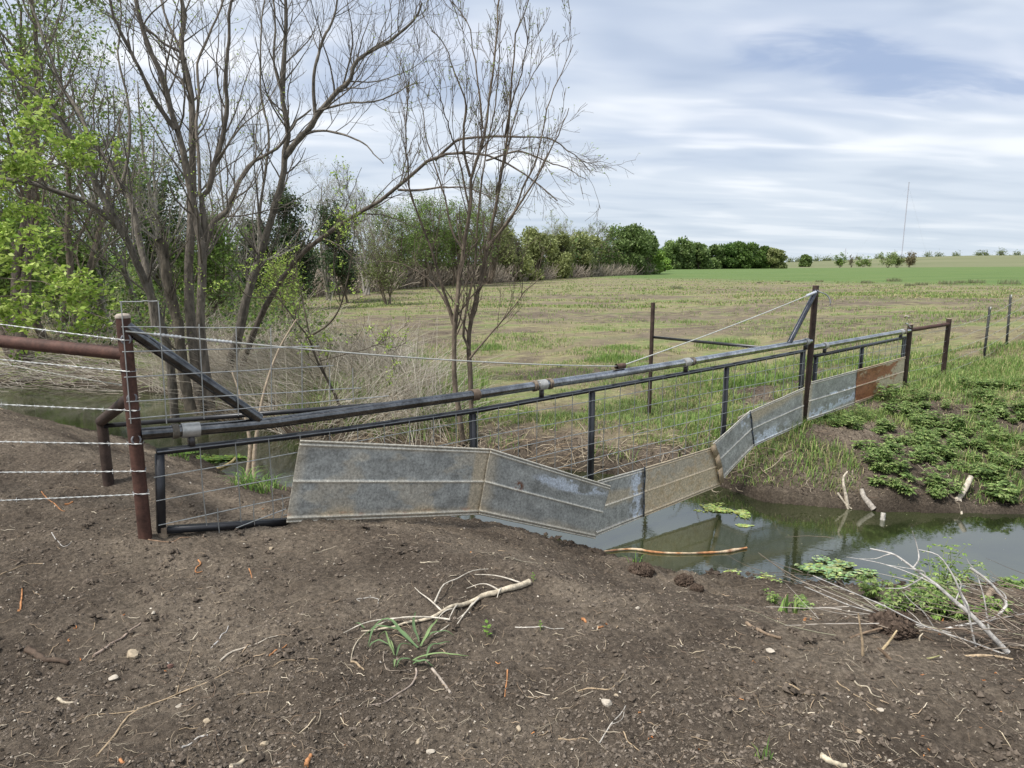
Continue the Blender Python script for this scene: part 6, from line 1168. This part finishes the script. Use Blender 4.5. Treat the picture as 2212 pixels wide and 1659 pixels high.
for lb, u, v, rad, n, hh, ln, w_ in [('uprooted tuft of broad blue green grass on the bare soil in the foreground', 0, 0, 0, 0, 0, 0, 0), ('grass sprig at the edge of the near bank', 1705, 1325, .06, 16, .2, .9, .006), ('thin green tuft at the tip of the bank by the peeled branch', 1372, 1222, .05, 14, .14, 1.1, .004), ('grass tuft at the water edge behind the gate', 545, 1055, .16, 90, .22, 1.0, .005), ('small tuft at the mound edge under the short mesh', 590, 1052, .12, 50, .2, 1.0, .005), ('tuft by the corner post foot behind the rail', 385, 985, .12, 50, .16, .9, .005), ('faint green sprig at the bottom edge of the photo', 1650, 1640, .03, 12, .09, .6, .0025)]:
    if n: p = GP(u, v); tuft(p[0], p[1], rad, n, hh, LG, lb, group='small green tufts at the bank', lean=ln, w_=w_)
# uprooted broad-bladed grass: each blade curved, creased, lying on the soil
BG = (.14, .22, .10); BL = (.25, .35, .15)
root = thing('uprooted_grass', 'uprooted tuft of broad blue green grass blades on the soil in the foreground', 'grass', GP(*C6([(800, 950)])[0]))
def blade3(pts, w_, c, lift=.03):
    q = on_ground(C6(pts), .006, 16); q[:, 2] += .6 * lift * np.sin(np.linspace(.1, 2.8, 16)); t_ = nrm(np.gradient(q, axis=0)); s_ = nrm(np.cross(t_, [0, 0, 1.0])); ww = .5 * w_ * np.interp(np.linspace(0, 1, 16), [0, .3, .7, 1], [.5, 1, .7, .05]); V = np.stack([q - s_ * ww[:, None] + [0, 0, .003], q, q + s_ * ww[:, None] + [0, 0, .003]], 1).reshape(-1, 3); i_ = np.arange(15)[:, None] * 3
    Qq = np.concatenate([np.concatenate([i_, i_ + 1, i_ + 4, i_ + 3], 1), np.concatenate([i_ + 1, i_ + 2, i_ + 5, i_ + 4], 1)]); MB().add(V, Qq, None, np.array(c) * rng.uniform(.8, 1.2)).build('blade', M['leaf'], root)
for pts, w_, c, lf in [([(850, 890), (700, 790), (600, 700), (480, 700), (340, 790)], .016, BG, .06), ([(840, 890), (680, 760), (540, 740), (430, 760), (360, 900)], .014, BG, .05), ([(880, 870), (960, 780), (1060, 640)], .014, BL, .06), ([(870, 880), (960, 800), (1090, 780), (1200, 800)], .011, BG, .04), ([(860, 860), (810, 740), (830, 560)], .013, BG, .08), ([(620, 960), (560, 860), (530, 770), (470, 790)], .009, BL, .05), ([(800, 1010), (960, 980), (1130, 990), (1340, 985)], .010, BL, .03), ([(800, 1040), (900, 1040), (980, 1080)], .014, BG, .03), ([(780, 1020), (700, 1030), (640, 1090)], .014, BG, .03), ([(930, 980), (1000, 900), (1160, 840)], .012, BG, .03), ([(640, 960), (700, 890), (800, 870)], .009, BG, .04), ([(560, 870), (480, 850), (400, 880), (380, 900)], .010, BG, .03), ([(630, 1000), (625, 1060), (620, 1110)], .010, BL, .02), ([(620, 950), (600, 880), (540, 800)], .007, (.25, .33, .15), .03), ([(800, 1010), (860, 1060), (960, 1070), (1000, 1085)], .012, BG, .03), ([(330, 700), (270, 670), (240, 660)], .010, BG, .02)]: blade3(pts, w_, c, lf)
for lb, pts_, s_ in [('tiny round leaved seedling right of the fallen branch', (1520, 790), .022), ('tiny green seedling on the white straw', (2035, 715), .011), ('tiny seedling by the tip of the fallen branch', (1965, 240), .013)]:
    u, v = C6([pts_])[0]; p = GP(u, v); root = thing('seedling', lb, 'seedling', p, 'seedlings on the soil'); mb = MB(); 
    for k in range(7): a = k * 2.4; zz_ = .012 + .008 * k * s_ / .02; c0 = p + np.array([0, 0, zz_]); d = np.array([math.cos(a), math.sin(a), .25]); pr = nrm(np.cross(d, [0, 0, 1.])); mb.add([c0, c0 + d * s_ * .5 + pr * s_ * .4, c0 + d * s_ * 1.1, c0 + d * s_ * .5 - pr * s_ * .4], [(0, 1, 2, 3)], None, np.array((.16, .28, .05)) * rng.uniform(.8, 1.3))
    mb.build('leaves', M['leaf'], root); tubes(k_ := MB(), np.array([[p - [0, 0, .005], p + [0, 0, .03 * s_ / .012]]]), np.full((1, 2), .0015), 4, (.25, .3, .1)); k_.build('stem', M['twig'], root)
# dark clumps between mown field and crop
for i, (u, v, s_) in enumerate([(1872, 606, 1.0), (1932, 602, 1.4), (1965, 612, .8), (1990, 610, .9), (2045, 608, 1.3), (2075, 606, 1.0), (2110, 606, 1.3), (2180, 608, 1.6), (1770, 603, .7), (1640, 606, .5), (1700, 603, .6), (1460, 618, .9)]):
    p = GP(u, v + 6); r_ = np.random.default_rng(800 + i); n = 260; a = r_.uniform(0, 6.28, n); q = np.sqrt(r_.uniform(0, 1, n)) * .55 * s_; mb = MB(); blades(mb, p[0] + np.cos(a) * q, p[1] + np.sin(a) * q, np.full(n, p[2]), .38 * s_ * r_.uniform(.2, 1, n) ** 1.5, .014, np.array([(.16, .20, .10), (.2, .22, .12), (.26, .23, .14)])[r_.integers(0, 3, n)], r_, lean=.5)
    side_ = {0: 'small dark weed clump at the crop edge directly above the small gate', 1: 'tallest weed clump at the crop edge, with a spiky top', 7: 'widest weed clump at the right edge of the crop margin', 11: 'lone dark clump in the field left of the tall far post'}.get(i, f'grey green weed clump at the crop margin, number {i} ' + ('right' if u > 1900 else 'left') + ' of the tall post')
    side_ = {2: 'low weed clump just right of the spiky one', 3: 'low weed clump midway along the right crop margin', 4: 'broad grey green weed clump above the steel posts', 5: 'weed clump between the broad one and the right edge', 6: 'weed clump above the second steel post', 8: 'faint weed clump just above the tall far post', 9: 'tiny weed clump left of the tall far post at the crop margin', 10: 'tiny weed clump nearest the tall far post, left side'}.get(i, side_)
    tag(mb.build('weed_clump', M['grass'], org=p), side_, 'weed clump', 'weed clumps along the crop margin')
# grey stone in the field
stone('grey rounded stone lying in the field above the low posts', 1958, 688, .09, (.3, .26, .22), 901)
for lb, pts, rad in [('old grey plank piece leaning on the far bank seen through the mesh', [(1512, 922), (1530, 938), (1545, 950)], .03), ('pale broken branch in the field left of the sapling stems', [(1042, 788), (1055, 780)], .02), ('dark rotten stick on the slope below the small gate', [(2020, 858), (2045, 872), (2060, 880)], .03), ('reddish dark stick on the slope under the low posts', [(2030, 826), (2075, 832)], .025), ('pale stick on the slope beside the low post', [(1955, 885), (1975, 888)], .02)]:
    stick(lb, pts, rad, DARK if 'dark' in lb else (.36, .29, .22), group='sticks on the far slope')
